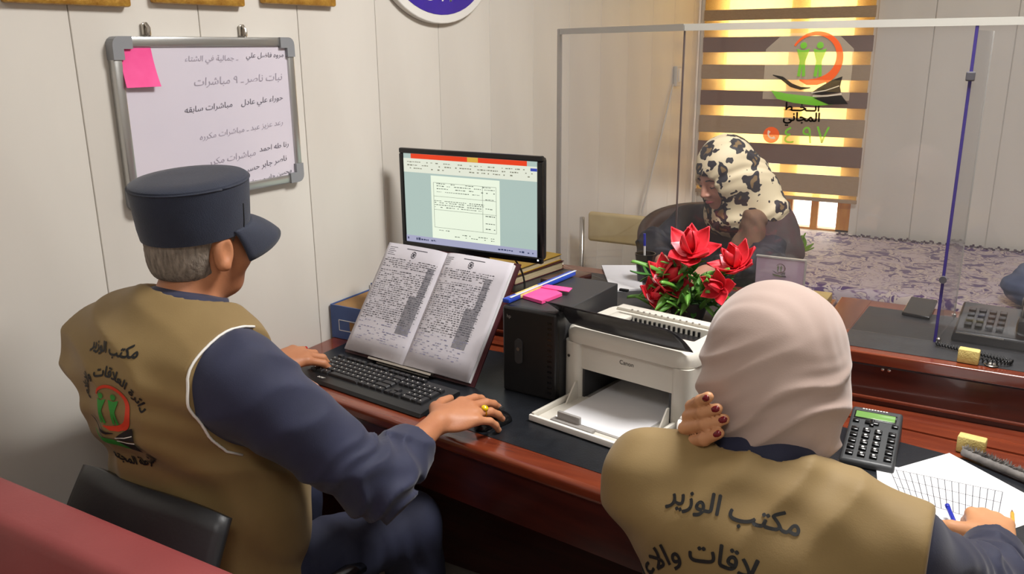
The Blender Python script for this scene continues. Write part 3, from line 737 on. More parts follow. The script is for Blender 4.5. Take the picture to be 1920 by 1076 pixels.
scr('title_bar', .06, .93, .0, .052, M_SCR('screen_red', S(236, 62, 18), .95), .0006, sc_); scr('title_tab', .5, .58, .0, .05, M_SCR('screen_amber', S(240, 190, 70)), .001, sc_)
scr('toolbar', 0, 1, .052, .205, M_SCR('screen_cream', S(236, 240, 222), .9), .0006, sc_)
scr('page', .215, .735, .225, .93, M_SCR('screen_page', S(240, 250, 228), .95), .0006, sc_)
scr('taskbar', 0, 1, .925, 1, M_SCR('screen_lavender', S(182, 184, 214), .8), .001, sc_)
scr('blue_button', .955, 1, .07, .10, M_SCR('screen_blue', S(60, 80, 190), .8), .001, sc_)
M_SINK = M_SCR('screen_ink', S(84, 96, 86), .6); rn = random.Random(3)
def ticks(name, rows_, m, lift, par):
    b = MB()
    for (u0, u1, v, hgt, dens) in rows_:
        u = u0
        while u < u1:
            l = rn.uniform(.006, .02)
            if rn.random() < dens:
                x0 = sx0+(sx1-sx0)*u; x1 = sx0+(sx1-sx0)*min(u+l, u1); z = sz1-(sz1-sz0)*(v+rn.uniform(-.1, .1)*hgt)
                b.box(((x0+x1)/2, MY-.0055-lift, z), (x1-x0, .0004, (sz1-sz0)*hgt*rn.uniform(.5, 1)))
            u += l+.005
    return b.obj(name, m, par)
ticks('document_text', [(.26, .70, .31, .009, .6), (.26, .70, .335, .009, .7), (.26, .56, .365, .009, .6), (.60, .70, .37, .009, .6), (.26, .59, .40, .008, .8), (.24, .62, .50, .009, .85), (.24, .62, .52, .009, .8), (.24, .6, .545, .009, .8), (.24, .6, .57, .009, .6),
    (.63, .70, .44, .01, .7), (.63, .70, .54, .01, .7), (.63, .70, .62, .01, .7), (.63, .70, .70, .01, .8), (.63, .70, .76, .01, .8), (.27, .4, .83, .008, .5), (.45, .7, .86, .009, .6), (.35, .7, .885, .008, .5)], M_SINK, .0012, sc_)['kind'] = 'stuff'
b = MB()
for (u0, u1, v) in ((.235, .71, .30), (.235, .71, .45), (.235, .71, .60), (.235, .71, .80)):
    b.box((sx0+(sx1-sx0)*(u0+u1)/2, MY-.0067, sz1-(sz1-sz0)*v), ((sx1-sx0)*(u1-u0), .0004, .0008))
for u in (.235, .61, .71): b.box((sx0+(sx1-sx0)*u, MY-.0067, sz1-(sz1-sz0)*.55), (.0008, .0004, (sz1-sz0)*.5))
b.obj('document_rule', M_SINK, sc_)
ticks('toolbar_icons', [(.03, .97, .09, .012, .5), (.03, .97, .125, .014, .55), (.05, .95, .16, .014, .4)], M_SCR('screen_icon', S(150, 150, 130), .7), .0012, sc_)
ticks('taskbar_icons', [(.01, .24, .96, .03, .7), (.72, .98, .965, .02, .6)], M_SCR('screen_dark_icon', S(70, 80, 120), .6), .0014, sc_)
MB().lathe([(0, 0), (.003, 0), (.003, .001), (0, .001)], (mx1-.012, MY-.0095, mz0+.012), 10, RX(90)).obj('power_light', M_SCR('power_led', (1, 1, 1, 1), 1.2), mo, loc=mof)
# cables behind
for i, (a, b_, c_) in enumerate((((.27, 2.25, 1.02), (.22, 2.30, .95), (.30, 2.5, .892)), ((.44, 2.25, 1.02), (.53, 2.25, .96), (.535, 2.215, .892)))):
    P = [Vector(a).lerp(Vector(b_), t)*(1-t)+Vector(b_).lerp(Vector(c_), t)*t for t in np.linspace(0, 1, 14)]
    tag(MB().tube(P, .003, 8).obj('cable', M_BLK, None, 'all'), ('black cable looping down behind the left of monitor', 'black cable hanging behind the right of monitor')[i], 'cable')

# books beside the monitor
M_YEL = mat('yellow_cover', S(176, 140, 34), .45, var=(12, S(150, 116, 28)))
M_PAGES = mat('page_block', S(200, 184, 150), .8, var=(150, S(170, 152, 120)), stretch=(.1, .1, 5))
M_MAR = mat('maroon_cover', S(72, 22, 30), .45, var=(20, S(60, 16, 24)), bump=(120, .1))
def closed_book(name, c, w_, d_, h_, rz, mc, label):
    t = empty(name, c, label, 'book'); t.rotation_euler.z = math.radians(rz)
    MB().box((0, 0, h_/2), (w_-.008, d_-.008, h_-.005)).obj('pages', M_PAGES, t)
    for z in (.0015, h_-.0015): bev(MB().box((0, 0, z), (w_, d_, .003)).obj('cover', mc, t), .001, 2)
    MB().rbox((-w_/2, 0, h_/2), (.004, d_, h_), .0015).obj('spine', mc, t); return t
closed_book('book', (.385, 2.435, CZ+.0015), .20, .27, .030, -9, M_MAR, 'thick maroon bound book at the bottom of the pile beside the monitor')
closed_book('book', (.385, 2.435, CZ+.032), .19, .26, .022, -7, M_YEL, 'yellow covered book on top of the pile beside the monitor')
wbk = MB().rbox((.585, 2.41, CZ+.0115), (.09, .16, .02), .003, RZ(-12)).obj('wooden_block', M_WOODD, None, True); tag(wbk, 'flat dark wooden block beside the book pile', 'block')

# ================================================================ open ledger on its metal stand
bo = Vector((.142, 1.816, .764)); bx = Vector((.473, -.048, 0)); by = Vector((0, .215, .285)); BW, BH = bx.length, by.length
fb = frame(bo, bx, by)
led = empty('open_ledger', bo, 'open register book with printed Arabic forms leaning behind the keyboard', 'book')
lo_ = -bo
def bobj(mb, n, m, par=None, sm=False):
    o = mb.obj(n, m, par or led, sm)
    o.matrix_parent_inverse = Matrix.Identity(4)
    if par is None: o.location = lo_
    return o
tl = Matrix.Translation((0, 0, 0))
bobj(MB().prism([(-.008, -.006), (BW+.012, -.006), (BW+.012, BH+.006), (-.008, BH+.006)], -.016, -.012, fb), 'cover', M_MAR)
def page(u0, u1, mid):
    def f(u, v):
        x = u0+(u1-u0)*u; s = abs(x-mid)/(BW/2)
        z = .003-.010*max(0, 1-s*5)**2+.004*math.sin(min(1, s)*math.pi)
        return fb @ Vector((x, BH*v, z))
    return f
def zpage(x, mid): s = abs(x-mid)/(BW/2); return .003-.010*max(0, 1-s*5)**2+.004*math.sin(min(1, s)*math.pi)
mid = .228
M_PAGE = mat('ledger_page', S(206, 202, 208), .8, var=(6, S(196, 192, 200)))
for u0, u1 in ((0, mid), (mid, BW)):
    bobj(MB().shell(page(u0, u1, mid), 16, 6, .0008), 'page', M_PAGE, None, 'all')
for u0, u1 in ((.002, mid-.004), (mid+.004, BW-.002)):
    bobj(MB().prism([(u0, .002), (u1, .002), (u1, BH-.002), (u0, BH-.002)], -.0118, -.005, fb), 'page_block', M_WHT)
M_SHADE = mat('grey_table_shade', S(138, 136, 142), .8, var=(90, S(120, 118, 126)))
prn = MB(); shd = MB(); hnd = MB(); rn = random.Random(8)
def patch(b, x0, x1, y0, y1, lift):
    n_ = max(1, int((x1-x0)/.006)); X_ = [x0+(x1-x0)*i/n_ for i in range(n_+1)]
    b.add([fb @ Vector((x, y, zpage(x, mid)+lift)) for y in (y0, y1) for x in X_], [(i, i+1, n_+2+i, n_+1+i) for i in range(n_)])
for p0, p1 in ((.012, mid-.012), (mid+.010, BW-.045)):
    pw = p1-p0
    for r_ in range(41):
        y = BH-.050-r_*.0066; x = p0
        dense = .86 if r_ < 30 else .5
        if r_ in (5, 33): continue
        while x < p1:
            l = rn.uniform(.003, .012)
            if rn.random() < dense: patch(prn if r_ < 31 else hnd, x, min(x+l, p1), y, y+rn.uniform(.0009, .0023), .0012)
            x += l+rn.uniform(.0015, .005)
    for i in range(5):
        y = BH-.014-i*.006
        if i == 0: patch(prn, p0+pw*.35, p0+pw*.75, y, y+.0022, .0007)
        patch(prn, p0+.0, p0+.035*rn.uniform(.6, 1), y, y+.0014, .0007)
    cx_, cy_ = p0+pw*.52, BH-.030
    for a in range(10):
        t = a/10*6.283; patch(prn, cx_+.008*math.cos(t)-.002, cx_+.008*math.cos(t)+.002, cy_+.010*math.sin(t)-.002, cy_+.010*math.sin(t)+.002, .0007)
    patch(prn, cx_-.004, cx_+.004, cy_-.005, cy_+.005, .0007)
    shd = MB(); patch(shd, p1-.026, p1-.004, BH*.56, BH*.83, .0009); patch(shd, p1-.052, p1-.006, BH*.23, BH*.56+.0001, .0009); bobj(shd, 'shaded_column', M_SHADE)
bobj(prn, 'printed_text', M_INK)['kind'] = 'stuff'; bobj(hnd, 'handwriting', mat('pale_blue_ink', S(136, 136, 168), .8, bump=(90, .01)))['kind'] = 'stuff'
stn = empty('book_stand', (.38, 1.80, DZ+.001), 'metal stand with pale ledge holding the open register', 'book stand')
so = -Vector((.38, 1.80, DZ+.001))
MB().prism([(.12, -.012), (.36, -.012), (.36, -.006), (.12, -.006)], -.018, .022, fb).obj('ledge', M_STEEL, stn, loc=so)
MB().prism([(.14, .0), (.34, .0), (.34, .24), (.14, .24)], -.022, -.017, fb).obj('back_plate', M_STEEL, stn, loc=so)
MB().tube([fb @ Vector((.24, .22, -.022)), Vector((.40, 2.045, DZ+.007))], .006, 8).obj('prop_leg', M_STEEL, stn, True, loc=so)
MB().rbox((.385, 1.79, DZ+.005), (.20, .03, .008), .003, RZ(-6)).obj('foot', M_STEEL, stn, loc=so)

# ================================================================ keyboard and mouse
kb = empty('keyboard', (.160, 1.598, DZ+.0012), 'black full-size computer keyboard under the hands of man in cap', 'keyboard'); kb.rotation_euler = (math.radians(3.2), 0, math.radians(-7.0))
KW, KD = .458, .160
M_KEY = mat('key_plastic', S(40, 40, 43), .42, bump=(250, .05))
M_KB = mat('keyboard_body', S(30, 31, 33), .35, bump=(250, .04))
prof = [(0, .002), (.006, .010), (.03, .0125), (.035, .0125), (.150, .0135), (.158, .011), (.160, .002), (.155, 0), (.004, 0)]
rings = [[Vector((x, y, z)) for y, z in prof] for x in (0, .004, KW-.004, KW)]
for i in (0, 3): rings[i] = [Vector((q.x, .08+(q.y-.08)*.97, q.z*.9)) for q in rings[i]]
MB().loft(rings).obj('body', M_KB, kb, True)
_km = {}
def key(x, y, wu, hu=1, par=kb, p=.0188):
    k_ = (wu, hu)
    if k_ not in _km:
        w_, h_ = wu*p-.0028, hu*p-.003
        rings = [[Vector((sx*w_/2*s, sy*h_/2*s+(.0006 if s < 1 else 0), z)) for sx, sy in ((-1, -1), (1, -1), (1, 1), (-1, 1))] for z, s in ((0, 1), (.0045, .96), (.0072, .82))]
        _km[k_] = MB().loft(rings).mesh('key', M_KEY)
    return link('key', _km[k_], par, (x+wu*p/2, y, .0126))
lg = MB()
def legend(x, y):
    lg.box((x-.002, y+.0018, .0202), (.0032, .0024, .0003))
p = .0188; x0 = .008
R_ = [(.047, [1.25, 1.25, 1.25, 6.25, 1.25, 1.25, 1.25, 1.25]), (.047+p, [2.25]+[1]*10+[2.75]), (.047+2*p, [1.75]+[1]*11+[2.25]), (.047+3*p, [1.5]+[1]*12+[1.5]), (.047+4*p, [1]*13+[2])]
for y, ws in R_:
    x = x0
    for w_ in ws:
        key(x, y, w_)
        if w_ < 2: legend(x+w_*p/2, y)
        x += w_*p
yF = .047+5*p+.004; x = x0
for i in range(13):
    key(x, yF, 1, .8); x += p*(2 if i == 0 else (1.5 if i in (4, 8) else 1))
for i in range(3):
    for y, n in ((.047+3*p, 1), (.047+4*p, 1), (yF, 1)): key(x0+p*(15.25+i), y, 1, .8 if y == yF else 1); legend(x0+p*(15.75+i), y)
    key(x0+p*(15.25+i), .047, 1)
key(x0+p*16.25, .047+p, 1)
for r_ in range(5):
    for i in range(4):
        if (r_, i) == (0, 1): continue
        if i == 3 and r_ in (1, 3): continue
        if (r_, i) == (0, 0): key(x0+p*18.5, .047, 2)
        elif i == 3 and r_ in (0, 2): link('key', key(x0+p*21.5, -1, 1, 2).data, kb, (x0+p*22, .047+(r_+.5)*p, .0126)); bpy.data.objects.remove([q for q in kb.children if q.location.y < -.5][0])
        else: key(x0+p*(18.5+i), .047+r_*p, 1)
        legend(x0+p*(19+i), .047+r_*p)
lg.obj('key_legends', M_WHITEP, kb)['kind'] = 'stuff'
V, T = text2d('acer', width=.026, at2=(.075, .017), arabic=False); MB().add([(v[0], v[1], .0121) for v in V], T).obj('brand_lettering', M_WHITEP, kb)

ms = empty('computer_mouse', (.79, 1.605, DZ+.0012), 'black computer mouse under the right hand of man in cap', 'mouse'); ms.rotation_euler.z = math.radians(-14)
def mouse_rings():
    R = []
    for i in range(11):
        t = i/10; y = -.055+.11*t; w_ = .030*math.sqrt(max(.02, 1-(2*t-1)**4))*(1-.12*math.sin(t*3.14)); h_ = .034*math.sqrt(max(.03, 1-(1.9*t-.85)**2*.95))
        R.append([Vector((w_*math.cos(a), y, max(0, h_*math.sin(a)))) for a in np.linspace(0, math.pi, 13)]+[Vector((-w_*.6, y, 0)), Vector((w_*.6, y, 0))])
    return R
MB().loft(mouse_rings()).obj('shell', M_BLKG, ms, 'all')
MB().lathe([(0, -.003), (.008, -.003), (.008, .003), (0, .003)], (0, .03, .028), 14, RY(90)).obj('scroll_wheel', M_DKG, ms)

# red pen on the desk edge by the wall
pa = at(514, 671, z=.758); pb = at(568, 651, z=.758); pa[0] = max(pa[0], .018); pb[0] = max(pb[0], .022)
rp = empty('red_pen', (pa[0], pa[1], DZ+.0005), 'red pen lying on the desk edge against the left wall', 'pen')
ro = -Vector((pa[0], pa[1], DZ+.0005)); M_REDP = mat('red_plastic', S(178, 22, 26), .3, bump=(100, .02))
v1, v2 = Vector((pa[0], pa[1]-.03, DZ+.0075)), Vector((pb[0], pb[1], DZ+.0075))
MB().tube([v1, v1.lerp(v2, .7)], .0062, 6).obj('barrel', M_REDP, rp, loc=ro)
MB().tube([v1.lerp(v2, .7), v2], .0069, 10).obj('pen_cap', M_REDP, rp, True, loc=ro)

# blue box by the wall
bxo = empty('cardboard_box', (.093, 2.012, DZ+.0014), 'blue open cardboard box with tan inside standing against the left wall', 'box'); M_BLUEC = mat('blue_card', S(72, 96, 150), .6, var=(10, S(62, 84, 136)))
M_KRAFT = mat('kraft_card', S(150, 112, 66), .75, var=(10, S(138, 100, 56)))
bw, bd, bh = .17, .20, .108
for nm, c, d, m in (('front_side', (0, -bd/2, bh/2), (bw, .004, bh), M_BLUEC), ('back_side', (0, bd/2, bh/2+.01), (bw, .004, bh+.02), M_BLUEC), ('left_side', (-bw/2, 0, bh/2), (.004, bd, bh), M_BLUEC), ('right_side', (bw/2, 0, bh/2), (.004, bd, bh), M_BLUEC), ('filling', (0, 0, bh-.006), (bw-.008, bd-.008, .006), M_KRAFT), ('box_bottom', (0, 0, .003), (bw-.006, bd-.006, .004), M_KRAFT)):
    MB().box(c, d).obj(nm, m, bxo)
b = MB()
for c, d in (((.0, .028), (.066, .002)), ((.0, .062), (.066, .002)), ((-.033, .045), (.002, .034)), ((.033, .045), (.002, .034))): b.box((c[0]-.02, -bd/2-.0026, c[1]), (d[0], .001, d[1]))
b.obj('label_outline', M_WHITEP, bxo); MB().box((.0, -bd/2-.0026, .045), (.02, .001, .028)).obj('label_patch', M_KRAFT, bxo)

# ================================================================ computer tower
tw = empty('computer_tower', (.782, 1.800, DZ+.0012), 'black computer tower between the open register and white printer', 'computer'); tw.rotation_euler.z = math.radians(-3)
TH = .234
bev(MB().box((0, .183, TH/2), (.160, .332, TH)).obj('case', M_DKG, tw), .003)
o = MB().box((0, .010, TH/2), (.163, .022, TH+.002)).obj('front_bezel', M_BLK, tw); bev(o, .007)
for i in range(14): MB().box((.062, -.0012, .02+i*.0145), (.012, .002, .005)).obj('vent_slot', M_BLKG, tw)
V = [(-.012+.010*0, 0)]
cap_ = [(.0115*math.cos(t), .023+.0115*math.sin(t)) for t in np.linspace(0, math.pi, 12)]+[(-.0115*math.cos(t), -.023-.0115*math.sin(t)) for t in np.linspace(0, math.pi, 12)]
fr_t = frame((-.03, -.0012, .118), (1, 0, 0), (0, 0, 1))
MB().prism(cap_, -.001, .003, fr_t).obj('button_plate', M_GREYP if False else M_DKG, tw)
MB().lathe([(0, 0), (.005, 0), (.005, .002), (0, .002)], (-.03, -.0042, .125), 12, RX(90)).obj('power_button', M_STEEL, tw)
V, T = text2d('hp', width=.012, at2=(0, 0), arabic=False); place2d(V, T, frame((-.06, -.0014, .205), (1, 0, 0), (0, 0, 1)), .0006).obj('maker_mark', M_GREYP, tw)
# ruler pack and pink notes on the tower
ra, rb = Vector(at(948, 560, z=1.0)), Vector(at(1074, 508, z=1.0))
rl = empty('ruler_pack', (ra.x, ra.y, DZ+TH+.002), 'blue and white ruler in printed sleeve lying on computer tower', 'ruler'); rr = -Vector((ra.x, ra.y, DZ+TH+.002))
zt = DZ+TH+.010; ra.z = rb.z = zt
rdir = (rb-ra).normalized(); rang = math.atan2(rdir.y, rdir.x)
M_RB = mat('ruler_blue', S(48, 84, 200), .3, var=(10, S(40, 70, 180))); M_RW = mat('sleeve_white', S(206, 214, 230), .25, bump=(60, .2)); M_RY = mat('sleeve_yellow', S(222, 186, 60), .4, var=(60, S(230, 214, 150)))
for nm, t0, t1, m in (('ruler_end', 0, .16, M_RB), ('printed_sleeve', .16, .48, M_RY), ('ruler_body', .48, 1, M_RB)):
    c = ra.lerp(rb, (t0+t1)/2); MB().rbox(c, ((rb-ra).length*(t1-t0), .022, .012), .003, Matrix.Rotation(rang, 3, 'Z')).obj(nm, m, rl, True, loc=rr)
c = ra.lerp(rb, .5)+Vector((-.008*math.sin(rang)*-1, .006, .0075)); MB().rbox(c, ((rb-ra).length*.98, .007, .002), .0006, Matrix.Rotation(rang, 3, 'Z')).obj('white_edge', M_RW, rl, loc=rr)
zp = DZ+TH+.0012
q = [at(x, y, z=zp) for x, y in ((972, 558), (1022, 541), (1054, 556), (1016, 571))]
tag(MB().prism([(a[0], a[1]) for a in q][::-1], zp+.0015, zp+.010).obj('sticky_note_pad', M_PINK), 'pink sticky note pad lying on the computer tower', 'notes')
q = [at(x, y, z=zp) for x, y in ((1017, 540), (1073, 548), (1066, 555), (1012, 546))]
tag(MB().prism([(a[0], a[1]) for a in q][::-1], zp+.0105, zp+.0125).obj('sticky_note', M_PINK), 'narrow loose pink note on top of the pink pad', 'note')

# ================================================================ printer
pr = empty('printer', (.862, 1.836, DZ+.0012), 'white laser printer with open paper tray beside woman in vest', 'printer'); pr.rotation_euler.z = math.radians(-10)
W_, D_, H_ = .362, .25, .196
def rr_poly(x0, x1, y0, y1, r, n=6):
    o_ = []
    for cx_, cy_, a0 in ((x1-r, y0+r, -90), (x1-r, y1-r, 0), (x0+r, y1-r, 90), (x0+r, y0+r, 180)):
        o_ += [(cx_+r*math.cos(math.radians(a0+90*i/n)), cy_+r*math.sin(math.radians(a0+90*i/n))) for i in range(n+1)]
    return o_
b = MB()
for xa, xb in ((0, .052), (W_-.052, W_)): MB().prism(rr_poly(xa, xb, 0, D_, .02), .004, .158).obj('side_body', M_PRN, pr, True)
MB().prism(rr_poly(.045, W_-.045, .012, D_-.004, .006), .088, .158).obj('front_door', M_PRN, pr, True)
MB().box((W_/2, D_-.03, .048), (W_-.09, .05, .088)).obj('rear_body', M_BLK, pr)
MB().box((W_/2, D_/2, .004), (W_-.09, D_-.02, .006)).obj('base_plate', M_GREYP, pr)
MB().box((.0555, .1, .05), (.006, .17, .08)).obj('inner_wall', M_DKG, pr); MB().box((W_-.0555, .1, .05), (.006, .17, .08)).obj('inner_wall', M_DKG, pr)
# upper shell: rounded deck with sunken output well
b = MB()
rings = []
for z, g in ((.158, .0), (.160, -.003), (.178, -.004), (.190, .0), (.196, .008)):
    rings.append([Vector((x, y, z)) for x, y in rr_poly(g, W_-g, g, D_-g, .045-g*.5)])
b.loft(rings, True, False)
n = len(rings[0]); well = [Vector((x, y, .196)) for x, y in rr_poly(.042, W_-.042, .095, D_-.062, .006)]
wl2 = [Vector((x, y, .166 if y < .15 else .172)) for x, y in rr_poly(.046, W_-.046, .099, D_-.066, .006)]
b.loft([rings[-1], well, wl2], False, True)
b.obj('top_shell', M_PRN, pr, True)
MB().prism(rr_poly(.046, W_-.046, .14, D_-.066, .006), .1735, .176).obj('output_slot', M_BLK, pr)
for i in range(16): MB().tube([(.075+i*.0142, D_-.069, .190), (.075+i*.0142, D_-.069, .178)], .0035, 6).obj('roller_rib', M_BLKG, pr)
MB().rbox((W_/2, D_-.034, .2), (W_-.06, .034, .010), .004).obj('rear_lid', M_PRN, pr, True)
for i in range(12): MB().box((.08+i*.018, D_-.050, .2055), (.005, .003, .001)).obj('lid_tick', M_GREYP, pr)
MB().rbox((.068, .155, .190), (.05, .05, .012), .003).obj('side_pad', M_PRN, pr, True)
fl_ = lambda u, v: Vector((.012+.350*u-.042*v, .012-.052*v+.012*math.sin(v*math.pi*.9), .1985+.064*v+.004*(2*u-1)**4*(1-v)))
M_SMOKE = mat('smoked_plastic', S(44, 42, 46), .16, alpha=.90, bump=(40, .01))
MB().shell(fl_, 20, 10, .0022).obj('output_flap', M_SMOKE, pr, 'all')
# tray with paper
MB().prism([(.028, -.165), (W_-.028, -.165), (W_-.05, .02), (.05, .02)], .003, .010).obj('tray_floor', M_PRN, pr)
MB().rbox((W_/2, -.168, .010), (W_-.05, .010, .016), .003).obj('tray_lip', M_WHITEP, pr, True)
for sx in (.034, W_-.034): MB().rbox((sx, -.075, .014), (.010, .185, .018), .003).obj('tray_side', M_PRN, pr, True)
MB().box((W_/2+.004, .012, .0135), (.212, .297, .0055)).obj('paper_stack', M_WHT, pr)
MB().rbox((W_/2-.055, -.143, .024), (.066, .010, .026), .003).obj('paper_guide', M_GREYP, pr, True); MB().rbox((W_/2-.04, -.150, .014), (.12, .02, .008), .002).obj('guide_rail', M_GREYP, pr, True)
for sx in (.049, W_-.047): MB().prism([(0, 0), (.05, 0), (.008, .05), (0, .05)], -.002, .002, frame((sx, -.005, .008), (0, -1, 0), (0, 0, 1))).obj('hinge_arm', M_PRN, pr)
V, T = text2d('Canon', width=.040, at2=(0, 0), arabic=False); place2d(V, T, frame((W_/2+.004, .0118, .128), (1, 0, 0), (0, 0, 1)), .0008).obj('brand_lettering', M_BLACKP, pr)
MB().lathe([(0, 0), (.004, 0), (.004, .002), (0, .002)], (.02, -.0005, .12), 10, RX(90)).obj('indicator', M_STEEL, pr)

# ================================================================ things on the counter
def sheet(name, pts, z, th, label, m=M_WHT, group=None):
    q = [at(x, y, z=z) for x, y in pts]; o = MB().prism([(a[0], a[1]) for a in q][::-1], z, z+th).obj(name, m); tag(o, label, 'paper', group); return o
sheet('paper_stack', ((1128, 500), (1198, 500), (1206, 544), (1146, 548)), CZ+.0018, .006, 'white paper sheets on the counter behind computer tower')
pcb = at(1170, 545, z=CZ+.01); tag(MB().rbox((pcb[0], pcb[1], CZ+.012), (.030, .012, .008), .002).obj('binder_clip', M_BLK), 'small black binder clip on the paper sheets behind tower', 'clip')
cu = empty('pen_cup', (.815, 2.520, CZ+.0014), 'black tapered pen cup with a blue pen in it', 'cup')
MB().lathe([(0, 0), (.022, 0), (.034, .098), (.031, .098), (.020, .006), (0, .006)], (0, 0, 0), 24).obj('cup_body', M_BLKG, cu, True)
pn = empty('blue_pen', (.812, 2.525, CZ+.012), 'blue pen standing in the black pen cup', 'pen'); M_BLUEP = mat('blue_plastic', S(40, 52, 170), .3, bump=(90, .02))
MB().tube([(0, 0, 0), (-.004, .003, .11)], .004, 8).obj('barrel', M_WHITEP, pn, True); MB().tube([(-.004, .003, .11), (-.006, .004, .150)], .0046, 8).obj('pen_cap', M_BLUEP, pn, True)

# flowers
fw = empty('flower_arrangement', (1.055, 2.242, CZ+.0014), 'artificial red flowers with green leaves in a low pot on the counter', 'flowers')
M_RED = mat('red_petal', S(206, 22, 40), .5, var=(26, S(226, 52, 66)), bump=(60, .1)); M_RPINK = mat('pink_petal', S(238, 120, 140), .5, var=(30, S(244, 176, 182)))
M_LEAF = mat('green_leaf', S(84, 140, 52), .45, var=(22, S(116, 172, 72)), bump=(50, .1)); M_LEAFD = mat('dark_green_leaf', S(54, 104, 40), .5, var=(22, S(70, 126, 52)))
MB().lathe([(0, 0), (.045, 0), (.06, .05), (.055, .05), (.05, .03), (0, .03)], (0, 0, 0), 20).obj('pot', M_DKG, fw, True)
def petal_mesh(L_, W2, cupv, m, nm='petal'):
    def f(u, v):
        wv = W2*math.sin(math.pi*min(1, v*.93+.07))**.8*(1-v**4*.6); x = (u-.5)*2*wv
        return (x, L_*v, cupv*(u-.5)**2*4*.35+cupv*v*v*.9)
    return MB().shell(f, 6, 8, .0012).mesh(nm, m, 'all')
PM = [petal_mesh(.066, .024, .020, M_RED), petal_mesh(.056, .021, .028, M_RED), petal_mesh(.048, .020, .012, M_RPINK)]
LM = [petal_mesh(.085, .012, -.022, M_LEAF, 'leaf'), petal_mesh(.065, .010, .012, M_LEAFD, 'leaf'), petal_mesh(.055, .006, -.01, M_LEAF, 'leaf')]
fl0 = fw.location
def flower(px_x, px_y, Y, tilt, az, s, np_=7, pinkone=True):
    c = Vector(at(px_x, px_y, Y=Y))-fl0
    h = MB().lathe([(0, -.01), (.006, -.008), (.009, 0), (.006, .008), (0, .011)], (0, 0, 0), 10).obj('flower_head', M_RED, fw, True)
    h.location = c; h.rotation_euler = (tilt, 0, az); h.scale = (s, s, s)
    for k_ in range(np_):
        for ring in (0, 1):
            if ring and k_ % 2: continue
            o = link('petal', PM[2] if (pinkone and k_ == 2 and ring == 0) else PM[ring], h)
            o.rotation_euler = Matrix.Rotation(2*math.pi*k_/np_+ring*.4+random.uniform(-.15, .15), 3, 'Z').to_4x4().to_3x3() .to_euler()
            o.rotation_euler = (Matrix.Rotation(2*math.pi*k_/np_+ring*.4, 3, 'Z') @ Matrix.Rotation(math.radians((14, 52)[ring]+random.uniform(-12, 12)), 3, 'X')).to_euler()
    b = MB().tube([c+Vector((0, 0, -.006)), c*.55+Vector((0, 0, .03)), Vector((random.uniform(-.02, .02), random.uniform(-.02, .02), .035))], .0022, 6).obj('stem', M_LEAFD, fw, True)
flower(1294, 476, 2.23, .55, .3, 1.32, 8); flower(1382, 502, 2.23, .6, -.5, 1.18, 8); flower(1247, 528, 2.22, .8, 1.0, 1.2, 8); flower(1352, 540, 2.17, 1.2, -.3, .9, 5, False); flower(1222, 558, 2.20, .9, 1.2, .9, 7)
for k_ in range(170):
    a = random.uniform(0, 6.283); r_ = random.uniform(.0, .085); z = random.uniform(.04, .155)-r_*.45
    o = link('leaf', LM[k_ % 3], fw, (r_*1.35*math.cos(a), r_*.45*math.sin(a)-.012, z))
    o.rotation_euler = (Matrix.Rotation(a-math.pi/2+random.uniform(-.5, .5), 3, 'Z') @ Matrix.Rotation(math.radians(random.uniform(-35, 55)), 3, 'X')).to_euler()
    s = random.uniform(.75, 1.15)*(.55 if math.sin(a) > .3 else 1); o.scale = (s, s, s)

# little card stand
cs = empty('card_stand', (1.258, 2.45, CZ+.0014), 'small lilac desk card with emblem in clear holder behind the flowers', 'card')
co = -Vector((1.258, 2.45, CZ+.0014)); M_LIL = mat('lilac_card', S(196, 172, 188), .5, var=(6, S(188, 162, 182)))
bev(MB().box((1.258, 2.45, .962), (.138, .006, .146)).obj('card_face', M_LIL, cs, loc=co), .001, 2)
MB().box((1.258, 2.46, CZ+.004), (.138, .05, .005)).obj('foot', M_EDGE, cs, loc=co); MB().box((1.258, 2.4505, 1.0365), (.142, .010, .004)).obj('holder_edge', M_EDGE, cs, loc=co); MB().box((1.328, 2.4505, .962), (.004, .010, .146)).obj('holder_edge', M_EDGE, cs, loc=co)
fc = Matrix.Translation(co) @ frame((1.258, 2.4468, .962), (1, 0, 0), (0, 0, 1))
CARD = dict(orange=mat('card_brown', S(110, 80, 84), .6, bump=(90, .01)), green=mat('card_olive', S(110, 120, 80), .6, bump=(90, .01)), black=mat('card_dark', S(70, 56, 70), .6, bump=(90, .01)), white=M_WHITEP)
art(fc, scale2d(emblem(), .021, (0, .042)), cs, .0006, CARD)
V, T = bold(*text2d('الخط المجاني', width=.082, at2=(0, -.012)), .0006); place2d(V, T, fc, .0006).obj('lettering', CARD['black'], cs)
V, T = text2d('٤٩٧', width=.05, at2=(0, -.050), arabic=False); place2d(V, T, fc, .0006).obj('digits', mat('card_red', S(200, 60, 80), .6, bump=(90, .01)), cs)
kb2 = empty('kraft_carton', (1.335, 2.535, CZ+.0014), 'small tan carton beside the desk card', 'box')
MB().rbox((0, 0, .014), (.105, .10, .028), .002).obj('carton_body', mat('pale_kraft', S(176, 150, 92), .7, var=(9, S(160, 134, 80))), kb2); MB().box((0, -.047, .0292), (.105, .008, .002)).obj('carton_flap', M_KRAFT, kb2)

# smartphone
q = [at(x, y, z=CZ+.003) for x, y in ((1690, 590), (1743, 600), (1758, 567), (1708, 560))]
sp = MB().prism([(a[0], a[1]) for a in q], CZ+.002, CZ+.011).obj('smartphone', M_BLKG); bev(sp, .003); tag(sp, 'black smartphone lying face down on the counter desk', 'phone')
